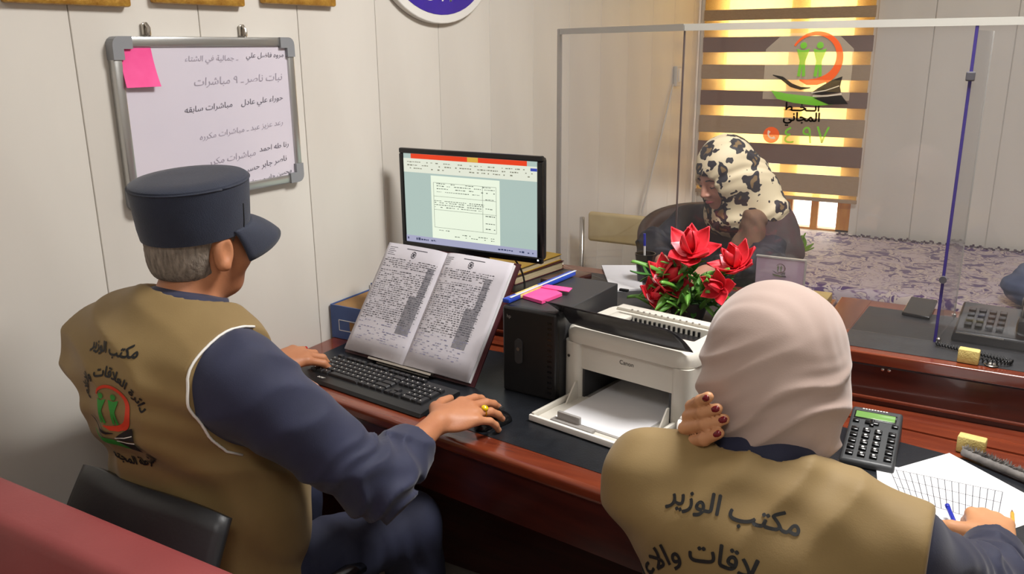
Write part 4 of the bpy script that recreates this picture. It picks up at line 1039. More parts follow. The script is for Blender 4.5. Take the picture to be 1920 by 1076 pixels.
# desk telephone
tp = empty('desk_telephone', (1.820, 2.442, CZ+.0014), 'black desk telephone with keypad and handset on the counter', 'telephone'); tp.rotation_euler.z = math.radians(-4)
b = MB().add([Vector(v) for v in ((-.095, -.085, 0), (.105, -.085, 0), (.105, .085, 0), (-.095, .085, 0), (-.09, -.08, .028), (.10, -.08, .028), (.10, .08, .068), (-.09, .08, .068))], [(0, 3, 2, 1), (4, 5, 6, 7), (0, 1, 5, 4), (1, 2, 6, 5), (2, 3, 7, 6), (3, 0, 4, 7)])
bev(b.obj('base', M_BLK, tp), .006)
tt = math.atan2(.04, .16)
def onslope(x, y, l): return Vector((x, y, .048+y*.25+l))
for r_ in range(4):
    for c_ in range(4): o = MB().rbox((0, 0, 0), (.017, .014, .007), .002).obj('key', M_DKG, tp, True, loc=onslope(-.062+c_*.024, -.045+r_*.026, .004)); o.rotation_euler.x = tt
hs = MB(); hs.rbox((.072, -.052, .058), (.052, .058, .042), .012); hs.rbox((.072, .062, .088), (.052, .05, .042), .012)
hs.rbox((.072, .004, .090), (.040, .12, .022), .010, RX(14)); hs.obj('handset', M_BLK, tp, True)
MB().rbox((-.03, -.0815, .024), (.11, .003, .004), .001).obj('trim_line', M_STEEL, tp)
cord = []
for i in range(260):
    t = i/259; ang = t*math.pi*2*40
    c = Vector((1.69, 2.30, CZ+.010)).lerp(Vector((1.86, 2.245, CZ+.010)), min(1, t*1.6)) if t < .62 else Vector((1.86-.085*(1-math.cos((t-.62)/.38*3.0))*.6, 2.245-.028*math.sin((t-.62)/.38*3.1), CZ+.010))
    cord.append(c+Vector((.004*math.cos(ang)*.4, .005*math.cos(ang), .005*math.sin(ang))))
tag(MB().tube(cord, .0018, 5).obj('telephone_cord', M_BLK, None, 'all'), 'coiled black telephone cord lying in front of telephone', 'cord')
tag(MB().lathe([(.010, 0), (.013, .0015), (.016, 0), (.013, -.0015)], (1.818, 2.215, CZ+.0035), 24).obj('metal_ring', M_STEEL, None, True), 'small shiny metal ring by the telephone cord', 'ring')
# yellow foam blocks
M_FOAM = mat('yellow_foam', S(214, 194, 124), .9, var=(60, S(198, 176, 104)), bump=(300, .5))
fo = MB().rbox((1.768, 2.212, CZ+.0185), (.046, .026, .034), .003, RZ(-5)).obj('foam_block', M_FOAM, None, True); tag(fo, 'pale yellow foam block on counter edge in front of telephone', 'sponge', 'yellow foam blocks')
fo2 = MB().rbox((1.800, 1.995, DZ+.0205), (.056, .030, .038), .003, RZ(-8)).obj('foam_block', M_FOAM, None, True); tag(fo2, 'pale yellow foam block on the lower desk beside grey fuzzy strip', 'sponge', 'yellow foam blocks')
# grey fuzzy strip (feathery cable wrap)
fz = MB(); rn = random.Random(12)
for i in range(900):
    t = rn.random(); c = Vector((1.785, 1.963, DZ+.018)).lerp(Vector((2.02, 1.835, DZ+.018)), t); a = rn.uniform(0, 6.28); l = rn.uniform(.008, .02)
    d = Vector((math.cos(a)*.5+.3, math.cos(a)*-.5, abs(math.sin(a))*.7-.15)).normalized()*l
    e = d+c; e.z = max(e.z, DZ+.003)
    n_ = Vector((rn.uniform(-1, 1), rn.uniform(-1, 1), rn.uniform(-1, 1))).normalized()*.0038
    fz.add([c-n_, c+n_, e], [(0, 1, 2)])
fzr = empty('fuzzy_strip', (1.785, 1.963, DZ+.0012), 'grey fuzzy strip lying at the back of lower desk', 'strip')
M_FUZZ = mat('grey_fluff', S(132, 128, 124), .8, var=(40, S(96, 92, 90)))
fo_ = fz.obj('fluff', M_FUZZ, fzr, loc=-Vector((1.785, 1.963, DZ+.0012))); fo_['kind'] = 'stuff'
MB().tube([Vector((1.785, 1.963, DZ+.013)).lerp(Vector((2.02, 1.835, DZ+.013)), t) for t in np.linspace(0, 1, 8)], .009, 8).obj('core', M_FUZZ, fzr, 'all', loc=-Vector((1.785, 1.963, DZ+.0012)))
# calculator
cq = empty('calculator', (1.553, 1.795, DZ+.0012), 'dark grey desk calculator with green display beside woman in pink headscarf', 'calculator'); cq.rotation_euler = (0, 0, math.radians(2))
KW2, KL = .112, .20
b = MB().add([Vector(v) for v in ((0, 0, 0), (KW2, 0, 0), (KW2, KL, 0), (0, KL, 0), (.002, .002, .016), (KW2-.002, .002, .016), (KW2-.002, KL-.002, .062), (.002, KL-.002, .062))], [(0, 3, 2, 1), (4, 5, 6, 7), (0, 1, 5, 4), (1, 2, 6, 5), (2, 3, 7, 6), (3, 0, 4, 7)])
M_CALC = mat('calculator_grey', S(56, 58, 60), .45, bump=(250, .04)); bev(b.obj('case', M_CALC, cq), .006)
ca = math.atan2(.046, KL-.004)
def cz(y): return .016+(y-.002)*.046/(KL-.004)
def cpart(n, m, x, y, dx, dy, dz, lift):
    o = MB().rbox((0, 0, 0), (dx, dy, dz), min(.002, dz*.4)).obj(n, m, cq, True, loc=(x, y, cz(y)+lift)); o.rotation_euler.x = ca; return o
cpart('display', mat('lcd_green', S(116, 158, 84), .2, var=(5, S(104, 146, 76))), KW2/2-.002, .166, .084, .024, .003, .001); cpart('display_rim', M_BLKG, KW2/2-.002, .166, .09, .03, .002, .0004)
for i in range(9): cpart('brand_mark', M_WHITEP, .026+i*.0062, .190, .004, .0035, .0008, .0008)
for r_ in range(5):
    for c_ in range(4): cpart('key', M_BLKG, .018+c_*.0245+(.004 if c_ == 3 else 0), .022+r_*.0215, .016, .0125, .006, .003)
    for c_ in range(2): cpart('key_mark', M_WHITEP, .018+(c_+.0)*.0245+.0245, .0225+r_*.0215, .005, .005, .0008, .0063)
cpart('cursor_key', M_BLKG, KW2/2-.006, .138, .03, .009, .006, .003); cpart('cursor_key', M_BLKG, KW2/2-.006, .138, .010, .024, .0062, .003)
for c_ in (.016, .098): cpart('key', M_BLKG, c_, .138, .014, .009, .006, .003)
# loose papers, pad with grid, pencil, pen
sheet('paper_sheet', ((1668, 882), (1780, 850), (1920, 925), (1990, 960), (1850, 1010)), DZ+.0014, .0012, 'plain white sheet under the ruled paper, tip pointing to counter')
rs = sheet('ruled_paper', ((1642, 868), (1898, 925), (1897, 1020), (1870, 1100), (1650, 960)), DZ+.0028, .0016, 'white ruled form under the writing hand of woman in vest')
gq = [Vector(at(x, y, z=DZ+.0047)) for x, y in ((1668, 878), (1880, 922), (1868, 985), (1690, 930))]
g = MB()
def gl(a, b_, w_=.0007):
    d = (b_-a).normalized(); n_ = Vector((-d.y, d.x, 0))*w_; g.add([a-n_, b_-n_, b_+n_, a+n_], [(0, 1, 2, 3)])
for i in range(17): gl(gq[0].lerp(gq[1], i/16), gq[3].lerp(gq[2], i/16))
for i in range(4): gl(gq[0].lerp(gq[3], i/3), gq[1].lerp(gq[2], i/3))
g.obj('ruled_lines', M_INK, rs)
pca, pcb_ = Vector(at(1898, 962, z=DZ+.009)), Vector(at(1905, 1062, z=DZ+.009))
pcl = empty('pencil', (pcb_.x, pcb_.y, DZ+.0052), 'yellow pencil lying beside the ruled form near writing hand', 'pencil'); po = -Vector((pcb_.x, pcb_.y, DZ+.0052))
MB().tube([pcb_, pca], .0036, 6).obj('barrel', mat('pencil_yellow', S(214, 158, 48), .4, bump=(80, .03)), pcl, loc=po); MB().tube([pca, pca+(pca-pcb_).normalized()*.014], [.0036, .0006], 6).obj('pencil_tip', M_KRAFT, pcl, loc=po)
# papers at the right edge of the counter, blue bundle, green leaves
pst = MB().prism([(1.905, 2.50), (2.12, 2.42), (2.18, 2.56), (1.915, 2.60)], CZ+.0014, CZ+.03).obj('paper_stack', M_WHT); tag(pst, 'stack of white papers behind the telephone at right edge', 'paper')
# ================================================================ chairs
M_CHAIR = mat('black_chair_plastic', S(42, 43, 46), .42, bump=(160, .06)); M_CHF = mat('black_chair_fabric', S(30, 31, 34), .8, bump=(400, .3), sheen=.2)
def make_chair(loc, label, rz=0):
    t = empty('office_chair', loc, label, 'chair', 'black office chairs'); t.rotation_euler.z = math.radians(rz)
    def back(u, v):
        x = (u-.5)*.43*(1-.06*v**3); z = .44+.415*v-.03*abs(2*u-1)**3*v
        return (x, -.30+.30*(x*x)/.12*.35+.10*v-.05*math.sin(v*3.14), z)
    MB().shell(back, 20, 14, .024).obj('backrest', M_CHAIR, t, 'all')
    def pad(u, v):
        x = (u-.5)*.36; z = .47+.30*v
        return (x, -.268+.30*(x*x)/.12*.35+.10*(.08+.79*v)-.05*math.sin((.08+.79*v)*3.14), z)
    MB().shell(pad, 14, 10, .03).obj('back_pad', M_CHF, t, 'all')
    MB().rbox((0, .02, .425), (.46, .44, .06), .028, seg=4).obj('seat', M_CHF, t, True)
    for s in (-1, 1):
        MB().tube([(s*.235, -.17, .59), (s*.25, -.14, .60), (s*.255, -.08, .60), (s*.255, .0, .595), (s*.25, .08, .585), (s*.245, .12, .57)], [.018, .022, .024, .024, .022, .016], 12, .7).obj('armrest', M_BLKG, t, 'all')
        MB().tube([(s*.25, .02, .585), (s*.25, .03, .50), (s*.22, .02, .41)], .014, 10).obj('arm_post', M_CHAIR, t, 'all')
    MB().tube([(0, -.29, .55), (0, -.30, .42), (0, -.16, .375), (0, 0, .375)], .022, 10).obj('back_bracket', M_CHAIR, t, 'all')
    MB().lathe([(0, .06), (.03, .06), (.03, .22), (.02, .22), (.02, .40), (0, .40)], (0, .02, 0), 16).obj('gas_column', M_BLKG, t, True)
    arm = MB().tube([(0, 0, .095), (.16, 0, .085), (.27, 0, .07)], [.024, .02, .014], 8).mesh('base_arm', M_CHAIR, 'all')
    wh = MB().lathe([(0, -.011), (.026, -.011), (.028, 0), (.026, .011), (0, .011)], (.275, 0, .0285), 14, RX(90)).mesh('caster', M_BLKG, True)
    for k_ in range(5):
        a = link('base_arm', arm, t, (0, .02, 0), (0, 0, k_*2*math.pi/5+.3)); link('caster', wh, a)
    return t
make_chair((.465, 1.07, 0), 'black office chair holding the man in navy cap')
make_chair((1.545, 1.02, 0), 'black office chair holding the woman in pale pink headscarf')
M_BRC = mat('brown_leather', S(74, 56, 48), .45, var=(14, S(64, 48, 42)), bump=(80, .1))
t = empty('armchair', (.84, 3.20, 0), 'brown rounded armchair holding the woman in leopard headscarf', 'chair')
def bk(u, v):
    a = math.radians(20+220*u-30); r_ = .28
    return (r_*1.0*math.cos(a)-.04, .10+r_*math.sin(a)*.9, .42+.56*v*(1-.22*abs(2*u-1)**2.5))
MB().shell(bk, 30, 8, .05).obj('backrest', M_BRC, t, 'all')
MB().rbox((-.04, .02, .415), (.46, .46, .10), .04, seg=4).obj('seat', M_BRC, t, True)
for sx in (-.2, .13):
    for sy in (-.15, .2): MB().tube([(sx, sy, .37), (sx*1.1, sy*1.1, 0.001)], [.018, .014], 8).obj('leg', M_WOODD, t, 'all')
# pale chair by the wall behind
M_CREAM = mat('cream_pad', S(196, 176, 132), .6, var=(10, S(182, 160, 116)))
t = empty('side_chair', (.26, 3.72, 0), 'cream topped metal chair standing by the left wall', 'chair')
MB().rbox((0, .0, .45), (.40, .40, .05), .02).obj('seat', M_CREAM, t, True); MB().rbox((.02, -.16, .82), (.30, .035, .14), .016, seg=4).obj('backrest', M_CREAM, t, True)
for sx in (-.16, .18):
    MB().tube([(sx, -.17, .86), (sx, -.165, .45), (sx, -.18, .001)], .012, 8).obj('leg', M_STEEL, t, 'all'); MB().tube([(sx, .17, .43), (sx, .18, .001)], .012, 8).obj('leg', M_STEEL, t, 'all')
# dusty red chair in the near left corner, back towards the camera
M_RCH = mat('dusty_red_vinyl', S(150, 70, 70), .5, var=(5, S(140, 62, 63)), bump=(150, .08))
t = empty('sofa', (.55, .36, 0), 'dusty red sofa at the bottom left corner, seen from behind', 'sofa')
MB().rbox((.0, .30, .50), (1.02, .10, .84), .022, seg=4).obj('backrest', M_RCH, t, True)
MB().rbox((0, -.02, .29), (.84, .55, .26), .03, seg=3).obj('seat', M_RCH, t, True)
for s in (-1, 1):
    MB().rbox((s*.465, -.02, .36), (.09, .56, .46), .025, seg=3).obj('armrest', M_RCH, t, True)
    for sy in (-.24, .28): MB().rbox((s*.44, sy, .041), (.05, .05, .08), .005).obj('leg', M_WOODD, t)
# blue bundle and green sprig on the low table
M_BLUF = mat('slate_blue_cloth', S(92, 104, 132), .85, var=(9, S(66, 76, 104)), bump=(60, .3))
bc = A3(1.99, 4.30, .58)
bun = sdf_mesh('cloth_bundle', lambda p: su(.05, ell(p, bc, (.15, .14, .085)), ell(p, bc+A3(.03, .02, .07), (.11, .10, .06)))+folds(p, (0, .2, 1), 70, .004, 2), (1.78, 4.1, .48), (2.2, 4.5, .76), .008, M_BLUF)
tag(bun, 'folded slate blue cloth bundle on the purple tablecloth at right edge', 'cloth')
gs = empty('green_sprig', (.855, 4.75, .493), 'small lime green leafy sprig on tablecloth beside leopard headscarf', 'plant')
M_LIME = mat('lime_leaf', S(128, 176, 40), .5, var=(14, S(104, 150, 30)))
lm2 = petal_mesh(.09, .026, .02, M_LIME, 'leaf')
for k_ in range(16):
    o = link('leaf', lm2, gs, (random.uniform(-.02, .02), random.uniform(-.02, .02), .02+random.uniform(0, .05))); o.rotation_euler = (math.radians(random.uniform(10, 70)), 0, k_*.9)
MB().lathe([(0, .0), (.025, .0), (.022, .03), (0, .035)], (0, 0, 0), 12).obj('base', M_LEAFD, gs)

# ================================================================ people
M_SKIN1 = mat('tan_skin', S(196, 134, 96), .5, var=(14, S(182, 118, 82)), bump=(220, .08)); M_SKIN2 = mat('olive_skin', S(206, 150, 108), .5, var=(14, S(194, 136, 96)), bump=(220, .05)); M_SKIN3 = mat('warm_skin', S(208, 152, 128), .5, var=(14, S(198, 140, 116)), bump=(220, .05))
M_NAVY = mat('navy_shirt', S(42, 46, 74), .75, var=(12, S(35, 39, 65)), bump=(420, .06), sheen=.15)
M_NAVY2 = mat('dark_navy_shirt', S(26, 30, 58), .75, var=(12, S(21, 24, 50)), bump=(420, .06), sheen=.15)
M_TROU = mat('navy_trousers', S(34, 38, 62), .8, var=(12, S(28, 32, 54)), bump=(420, .06))
M_VEST = mat('khaki_vest', S(142, 118, 74), .72, var=(7, S(130, 106, 64)), bump=(420, .05), sheen=.1)
M_CAP = mat('navy_cap', S(34, 42, 62), .75, var=(20, S(28, 35, 54)), bump=(500, .25), sheen=.15)
M_HAIR = mat('grey_hair', S(150, 138, 126), .75, var=(160, S(104, 94, 86)), bump=(500, .6), stretch=(1, 1, .3))
M_SHOE = mat('black_shoe', S(20, 20, 22), .35, bump=(100, .05))
M_NAIL = mat('dark_red_nail', S(112, 22, 34), .15, bump=(100, .01)); M_GOLDR = mat('gold', S(214, 170, 40), .2, metal=.9, bump=(80, .02)); M_STONE = mat('yellow_stone', S(226, 196, 20), .12, bump=(80, .02))
def nz(v): v = np.asarray(v, float); return v/np.linalg.norm(v)
def hand_rig(wrist, fwd, up, side, curls, splay, thumb, s=1.0):
    """finger chains of a hand; side +1 right hand, -1 left; thumb = list of three direction triples (T,F,U)"""
    F = nz(fwd); U = np.asarray(up, float); U = nz(U-F*(U@F)); T = np.cross(U, F)*side
    wr = np.asarray(wrist, float); ch = []
    for (tx, fy, L3, r0), cu, sp in zip(((.029, .090, (.043, .026, .021), .0092), (.009, .096, (.047, .029, .022), .0094), (-.012, .091, (.043, .027, .021), .0089), (-.031, .080, (.034, .021, .018), .0080)), curls, splay):
        b = wr+(F*fy+T*tx)*s; pts = [b]; a = 0; Fd = F*math.cos(math.radians(sp))+T*math.sin(math.radians(sp))
        for k_ in range(3):
            a += math.radians(cu[k_]); d = Fd*math.cos(a)-U*math.sin(a); pts.append(pts[-1]+d*L3[k_]*s)
        ch.append((pts, [r0*s*q for q in (1.08, 1.0, .92, .80)], Fd*math.sin(a)+U*math.cos(a)))
    tb = wr+(F*.022+T*.024-U*.008)*s; pts = [tb]
    for (a, b, c), l in zip(thumb, (.044, .034, .028)): pts.append(pts[-1]+nz(T*a+F*b+U*c)*l*s)
    ch.append((pts, [.0135*s, .0115*s, .0105*s, .0085*s], U))
    return dict(w=wr, F=F, U=U, T=T, ch=ch, s=s)
def hand_sdf(p, H):
    s = H['s']; R = np.stack([H['T'], H['F'], H['U']], 1)
    d = ell(p, H['w']+H['F']*.052*s-H['U']*.002, (.041*s, .058*s, .0165*s), R)
    for pts, rad, _ in H['ch'][:4]: d = smin(d, cap(p, H['w']+H['F']*.012*s, pts[0], .0150*s, rad[0]*1.12), .012)
    d = smin(d, cap(p, H['w']+H['F']*.02*s+H['T']*.012*s, H['ch'][4][0][1], .017*s, .0135*s), .014)
    fin = None
    for pts, rad, _ in H['ch']:
        c = chain(p, pts, rad, .003); fin = c if fin is None else np.minimum(fin, c)
    return smin(d, fin, .008)
def hand_c(H): return H['w']+H['F']*.09*H['s']
def nails(H, parent, m, which=(0, 1, 2, 3, 4), k=1.0):
    for i in which:
        pts, rad, n_ = H['ch'][i]; d = nz(pts[3]-pts[2]); n_ = nz(n_-d*(n_@d)); t_ = np.cross(d, n_); r_ = rad[3]
        c = pts[3]-d*.001*k+n_*r_*.50; fr = frame(c, t_, d)
        zs_ = -1 if (Vector(fr.col[2][:3]) @ Vector(n_)) < 0 else 1
        rings = []
        for q in np.linspace(-1, 1, 9):
            w_ = math.sqrt(max(.02, 1-q*q*abs(q))); rings.append([fr @ Vector((r_*.66*w_*math.cos(t), r_*.95*q, zs_*r_*.56*w_*math.sin(t))) for t in np.linspace(0, 2*math.pi, 13)[:-1]])
        MB().loft(rings).obj('nail', m, parent, 'all')
def head_frame(c, f, roll=0):
    f = nz(f); u = np.array([0, 0, 1.0]); r_ = nz(np.cross(f, u)); u = np.cross(r_, f)
    return np.asarray(c, float), np.stack([r_, f, u], 1)          # columns: right, forward, up
def head_sdf(p, HF, s=1.0, ears=True):
    c, R = HF; q = ((p-c.astype(f4)) @ R.astype(f4))/f4(s)
    a = q.copy(); a[:, 0] = np.abs(a[:, 0])
    d = ell(q, (0, -.010, .030), (.076, .096, .090))
    d = smin(d, ell(q, (0, .028, -.030), (.061, .066, .088)), .03)
    d = smin(d, ell(q, (0, .052, -.090), (.034, .030, .022)), .03)
    d = smin(d, ell(a, (.040, .058, -.032), (.022, .024, .022)), .025)
    d = smin(d, cap(a, (0, .090, .026), (.036, .080, .026), .010, .009), .014)
    d = smax(d, -ell(a, (.031, .104, .004), (.017, .016, .010)), .012)
    d = smin(d, ell(a, (.031, .079, .003), (.0135, .012, .0115)), .004)
    d = smin(d, cap(q, (0, .094, .014), (0, .112, -.026), .008, .0105), .010)
    d = smin(d, ell(a, (.011, .100, -.030), (.008, .010, .007)), .006)
    d = smin(d, cap(a, (0, .0925, -.056), (.018, .086, -.056), .0065, .004), .006)
    d = smin(d, cap(a, (0, .0905, -.066), (.014, .086, -.065), .0075, .004), .005)
    if ears:
        t = a-A3(.079, -.006, -.016); e = ell(t, (0, 0, 0), (.012, .021, .034))
        e = smax(e, -ell(t, (.012, .003, .004), (.008, .011, .018)), .006)
        e = smin(e, cap(t, (.005, -.004, -.024), (.004, .004, -.026), .008, .007), .008)
        d = smin(d, e, .008)
    return d*f4(s)
def eyes(HF, parent, s=1.0, shut=.55, brow=None):
    c, R = HF
    for sx in (-1, 1):
        q = lambda x, y, z: Vector(c+R @ (np.array([x*sx, y, z])*s))
        MB().tube([q(.046, .0845, .024), q(.032, .094, .029), q(.016, .097, .026)], [.0016, .0028, .0026], 6).obj('eyebrow', brow or M_BLACKP, parent, 'all')
        MB().tube([q(.044, .083, .001), q(.032, .0925, -.003), q(.019, .089, -.001)], [.0012, .0018, .0012], 6).obj('eyelashes', M_BLACKP, parent, 'all')
def pipe_along(fn_surface, cen, r_y, r_z, x_from, x_to, n=44, a0=0, a1=360):
    """edge of an armhole: marches in x onto the cloth at each angle round cen"""
    out = []
    for i in range(n+1):
        t = math.radians(a0+(a1-a0)*i/n); xs_ = np.linspace(x_from, x_to, 240)
        P = np.stack([xs_, np.full(240, cen[1]+r_y*math.cos(t)), np.full(240, cen[2]+r_z*math.sin(t))], 1).astype(f4)
        d = fn_surface(P); j = np.argmax(d < 0)
        if d[j] < 0: out.append(Vector(P[j]))
    return out

# ---------------------------------------------------------------- the man in the cap
mx = .452
C7 = (mx, 1.005, 1.125)
Lsh, Rsh = A3(.262, .985, 1.055), A3(.642, .985, 1.055)
Rel, Rwr = A3(.785, 1.165, .805), A3(.745, 1.430, .812)
Lel, Lwr = A3(.150, 1.24, .835), A3(.118, 1.527, .806)
HFm = head_frame((.458, 1.078, 1.279), (.09, 1, -.10))
hR = hand_rig(Rwr, (.30, 1, .02), (.28, -.2, 1), 1, ((10, 18, 14), (8, 20, 14), (10, 24, 16), (14, 26, 18)), (6, 0, -8, -16), ((.75, .6, -.25), (.45, .85, -.2), (.2, 1, -.15)), 1.14)
hL = hand_rig(Lwr, (.42, 1, .06), (.25, -.1, 1), -1, ((20, 36, 26), (22, 40, 26), (24, 40, 26), (24, 40, 26)), (14, 4, -4, -12), ((.89, .46, -.02), (.89, .46, -.05), (.89, .42, -.06)), 1.14)
def torso_m(p):
    return su(.07, ell(p, (mx, 1.005, .985), (.178, .125, .19)), ell(p, (mx, .965, 1.045), (.165, .100, .10)), ell(p, (mx, 1.035, .77), (.172, .150, .17)), ell(p, (mx, 1.04, .57), (.175, .150, .11)),
              cap(p, Lsh, Rsh, .055), cap(p, (mx, 1.01, 1.12), Lsh, .050, .045), cap(p, (mx, 1.01, 1.12), Rsh, .050, .045))
hips_m = (A3(.54, 1.06, .55), A3(.36, 1.06, .55)); knee_m = (A3(.66, 1.42, .535), A3(.30, 1.40, .535)); ank_m = (A3(.68, 1.47, .09), A3(.29, 1.42, .09))
def body_m(p):
    d = torso_m(p)+.012
    d = smin(d, near(p, HFm[0], .17, lambda q: head_sdf(q, HFm)), .02)
    d = smin(d, cap(p, (.455, 1.055, 1.22), (mx, 1.005, 1.09), .056, .062), .03)
    for a, e, w_, H in ((Rsh, Rel, Rwr, hR), (Lsh, Lel, Lwr, hL)):
        arm = smin(cap(p, a, e, .048, .040), cap(p, e, w_, .040, .0255), .03); d = smin(d, arm, .03)
        d = smin(d, near(p, hand_c(H), .13, lambda q: hand_sdf(q, H)), .014)
    for h_, k_, a in zip(hips_m, knee_m, ank_m):
        d = smin(d, smin(cap(p, h_, k_, .078, .056), cap(p, k_, a, .054, .038), .03), .05)
        d = smin(d, cap(p, a, a+A3(0, .14, -.05), .035, .022), .02)
    return d
man = sdf_mesh('person', body_m, (.02, .80, .0), (.96, 1.78, 1.44), .0034, M_SKIN1)
tag(man, 'man in navy cap and khaki vest typing at keyboard', 'person')
def trou_m(p):
    d = smax(torso_m(p)+.002, p[:, 2]-.66, .02)
    for h_, k_, a in zip(hips_m, knee_m, ank_m): d = smin(d, smin(cap(p, h_, k_, .096, .074), cap(p, k_, a, .074, .062), .04), .05)
    return smax(d, .085-p[:, 2], .01)+folds(p, (.2, 1, .3), 60, .0025, 1)
sdf_mesh('trousers', trou_m, (.1, .84, .03), (.86, 1.62, .72), .008, M_TROU, man)
for a in ank_m:
    sdf_mesh('shoe', lambda p: smax(su(.03, cap(p, a+A3(0, -.03, -.035), a+A3(0, .17, -.052), .044, .036), cap(p, a, a+A3(0, 0, -.03), .045, .045)), .003-p[:, 2], .008), a-A3(.08, .12, .1), a+A3(.08, .26, .06), .006, M_SHOE, man)
def sleeve(p, a, e, w_, r0, r1, r2, seed, back=.045):
    ax = (w_-e)/np.linalg.norm(w_-e); cut = w_-ax*back
    d = smin(cap(p, a, e, r0, r1), cap(p, e, w_+ax*.02, r1, r2), .035)
    up_ = nz(e-a); dl = np.linalg.norm(p-e, axis=1)
    f = creases(p, up_, 110, .0085, seed, .9)*np.exp(-(dl/.12)**2)+creases(p, (.6, .5, .7), 62, .0046, seed+3, 1.2)
    d = d+f
    d = smin(d, smax(cap(p, cut-ax*.05, cut, r2+.008, r2+.006), plane(p, cut-ax*.055, -ax), .004), .003)
    return smax(d, plane(p, cut, ax), .004)
def shirt_m(p):
    d = torso_m(p)-.006
    d = smax(d, .60-p[:, 2], .02)
    d = smin(d, sleeve(p, Rsh+A3(-.01, 0, 0), Rel, Rwr, .088, .070, .052, 1, .118), .03); d = smin(d, sleeve(p, Lsh+A3(.01, 0, 0), Lel, Lwr, .074, .066, .047, 5, .06), .03)
    d = np.maximum(d, np.minimum(np.minimum(mx+AX+.004-p[:, 0], p[:, 0]-mx+AX2+.004), vest_surf(p)+.004))
    nk = cap(p, (.456, 1.045, 1.19), (mx, 1.005, 1.10), .074, .086); nk = smax(nk, plane(p, (.456, 1.03, 1.182), (0, .30, 1)), .006)
    return smin(d, nk, .008)
AX, AX2, AZ = .172, .212, .905
def vest_surf(p):
    d = torso_m(p)-.020
    skirt = smax(ell(p, (mx, 1.045, .68), (.198, .176, .22)), p[:, 2]-.85, .05)
    d = smin(d, skirt, .06)
    d = d+folds(p, (.35, .2, 1), 26, .0045, 7, 1.3)+creases(p, (.8, .3, .6), 40, .0042, 2, 1.2)
    return d
def armhole(p, c, ry, rz): return (np.sqrt(((p[:, 1]-c[1])/ry)**2+((p[:, 2]-c[2])/rz)**2)-1)*min(ry, rz)
def vest_m(p):
    d = vest_surf(p)
    d = smax(d, .56-p[:, 2], .01)
    for sg_, ax_ in ((1, AX), (-1, AX2)): d = smax(d, smin((p[:, 0]-mx)*sg_-ax_, p[:, 2]-AZ, .05), .005)
    d = smax(d, -(cap(p, (.46, 1.09, 1.26), (mx+.005, 1.03, 1.122), .12, .086)), .008)
    return d
vest = sdf_mesh('vest', vest_m, (.20, .80, .52), (.72, 1.28, 1.22), .0052, M_VEST, man)
pp = []
for i in range(60):                                              # edge of the right armhole, from the front of the shoulder over the top and down the back
    t = math.radians(70+170*i/59); rr_ = np.linspace(.22, .02, 260)
    P = np.stack([np.full(260, mx+AX), .99+rr_*math.cos(t), 1.0+rr_*math.sin(t)], 1).astype(f4); d = vest_surf(P); k_ = int(np.argmax(d < 0))
    if d[k_] < 0 and P[k_, 2] > AZ+.016: pp.append(Vector(P[k_])+Vector((.001, 0, 0)))
for x_ in np.linspace(mx+AX+.008, mx+AX+.06, 8):
    yy = np.linspace(.78, 1.0, 260); P = np.stack([np.full(260, x_), yy, np.full(260, AZ+.004)], 1).astype(f4); d = vest_surf(P); k_ = int(np.argmax(d < 0))
    if d[k_] < 0: pp.append(Vector(P[k_]))
if len(pp) > 3: MB().tube(pp, .0026, 6).obj('piping', M_WHITEP, man, 'all')
sdf_mesh('shirt', shirt_m, (.0, .82, .55), (.92, 1.50, 1.26), .0052, M_NAVY, man)
bv = bvh_of(vest)
def look(bvh, x, y):
    d = Vector(at(x, y, depth=1.0))-Vector(CAM); return bvh.ray_cast(Vector(CAM), d.normalized())[0]
def text_frame(hit, xa, ya, back=.25):
    f = frame(hit, xa, ya); n_ = Vector(f.col[2][:3]); return frame(Vector(hit)+n_*back, xa, ya)
frm = text_frame(look(bv, 203, 772), (1, 0, 0), (0, 0, 1))
def print_on(items, fr, bvh, parent, names=EMBN, mats=EMB, lift=.0016):
    for i, (k_, V, T) in enumerate(items): drape2d(V, T, fr, bvh, lift+.0003*i).obj(names[k_], mats[k_], parent)
print_on(scale2d(emblem(), .066, (0, 0)), frm, bv, vest)
def vest_text(s_, parent, fr, bvh, **k):
    V, T = text2d(s_, **k); raw = text_tris(s_)[0]; cx_ = sorted((min(raw[i][0] for i in t), max(raw[i][0] for i in t), t) for t in T)
    words, end = [], -1e9                                           # one piece of print for each word
    for a, b_, t in cx_:
        if a > end+.14: words.append([])
        words[-1].append(t); end = max(end, b_)
    for wt in words:
        ids = sorted({i for t in wt for i in t}); mp_ = {i: n_ for n_, i in enumerate(ids)}
        m_ = drape2d(*bold(V[ids], [tuple(mp_[i] for i in t) for t in wt], .0009), fr, bvh, .0016)
        if m_.f: m_.obj('lettering', M_BLACKP, parent)
vest_text('مكتب الوزير', vest, frm, bv, width=.125, at2=(.0, .104))
vest_text('دائرة العلاقات والاعلام', vest, frm, bv, width=.20, at2=(0, -.012), arc=(.078, 1))
vest_text('الشرطة المجتمعية', vest, frm, bv, width=.17, at2=(0, -.005), arc=(.112, -1))
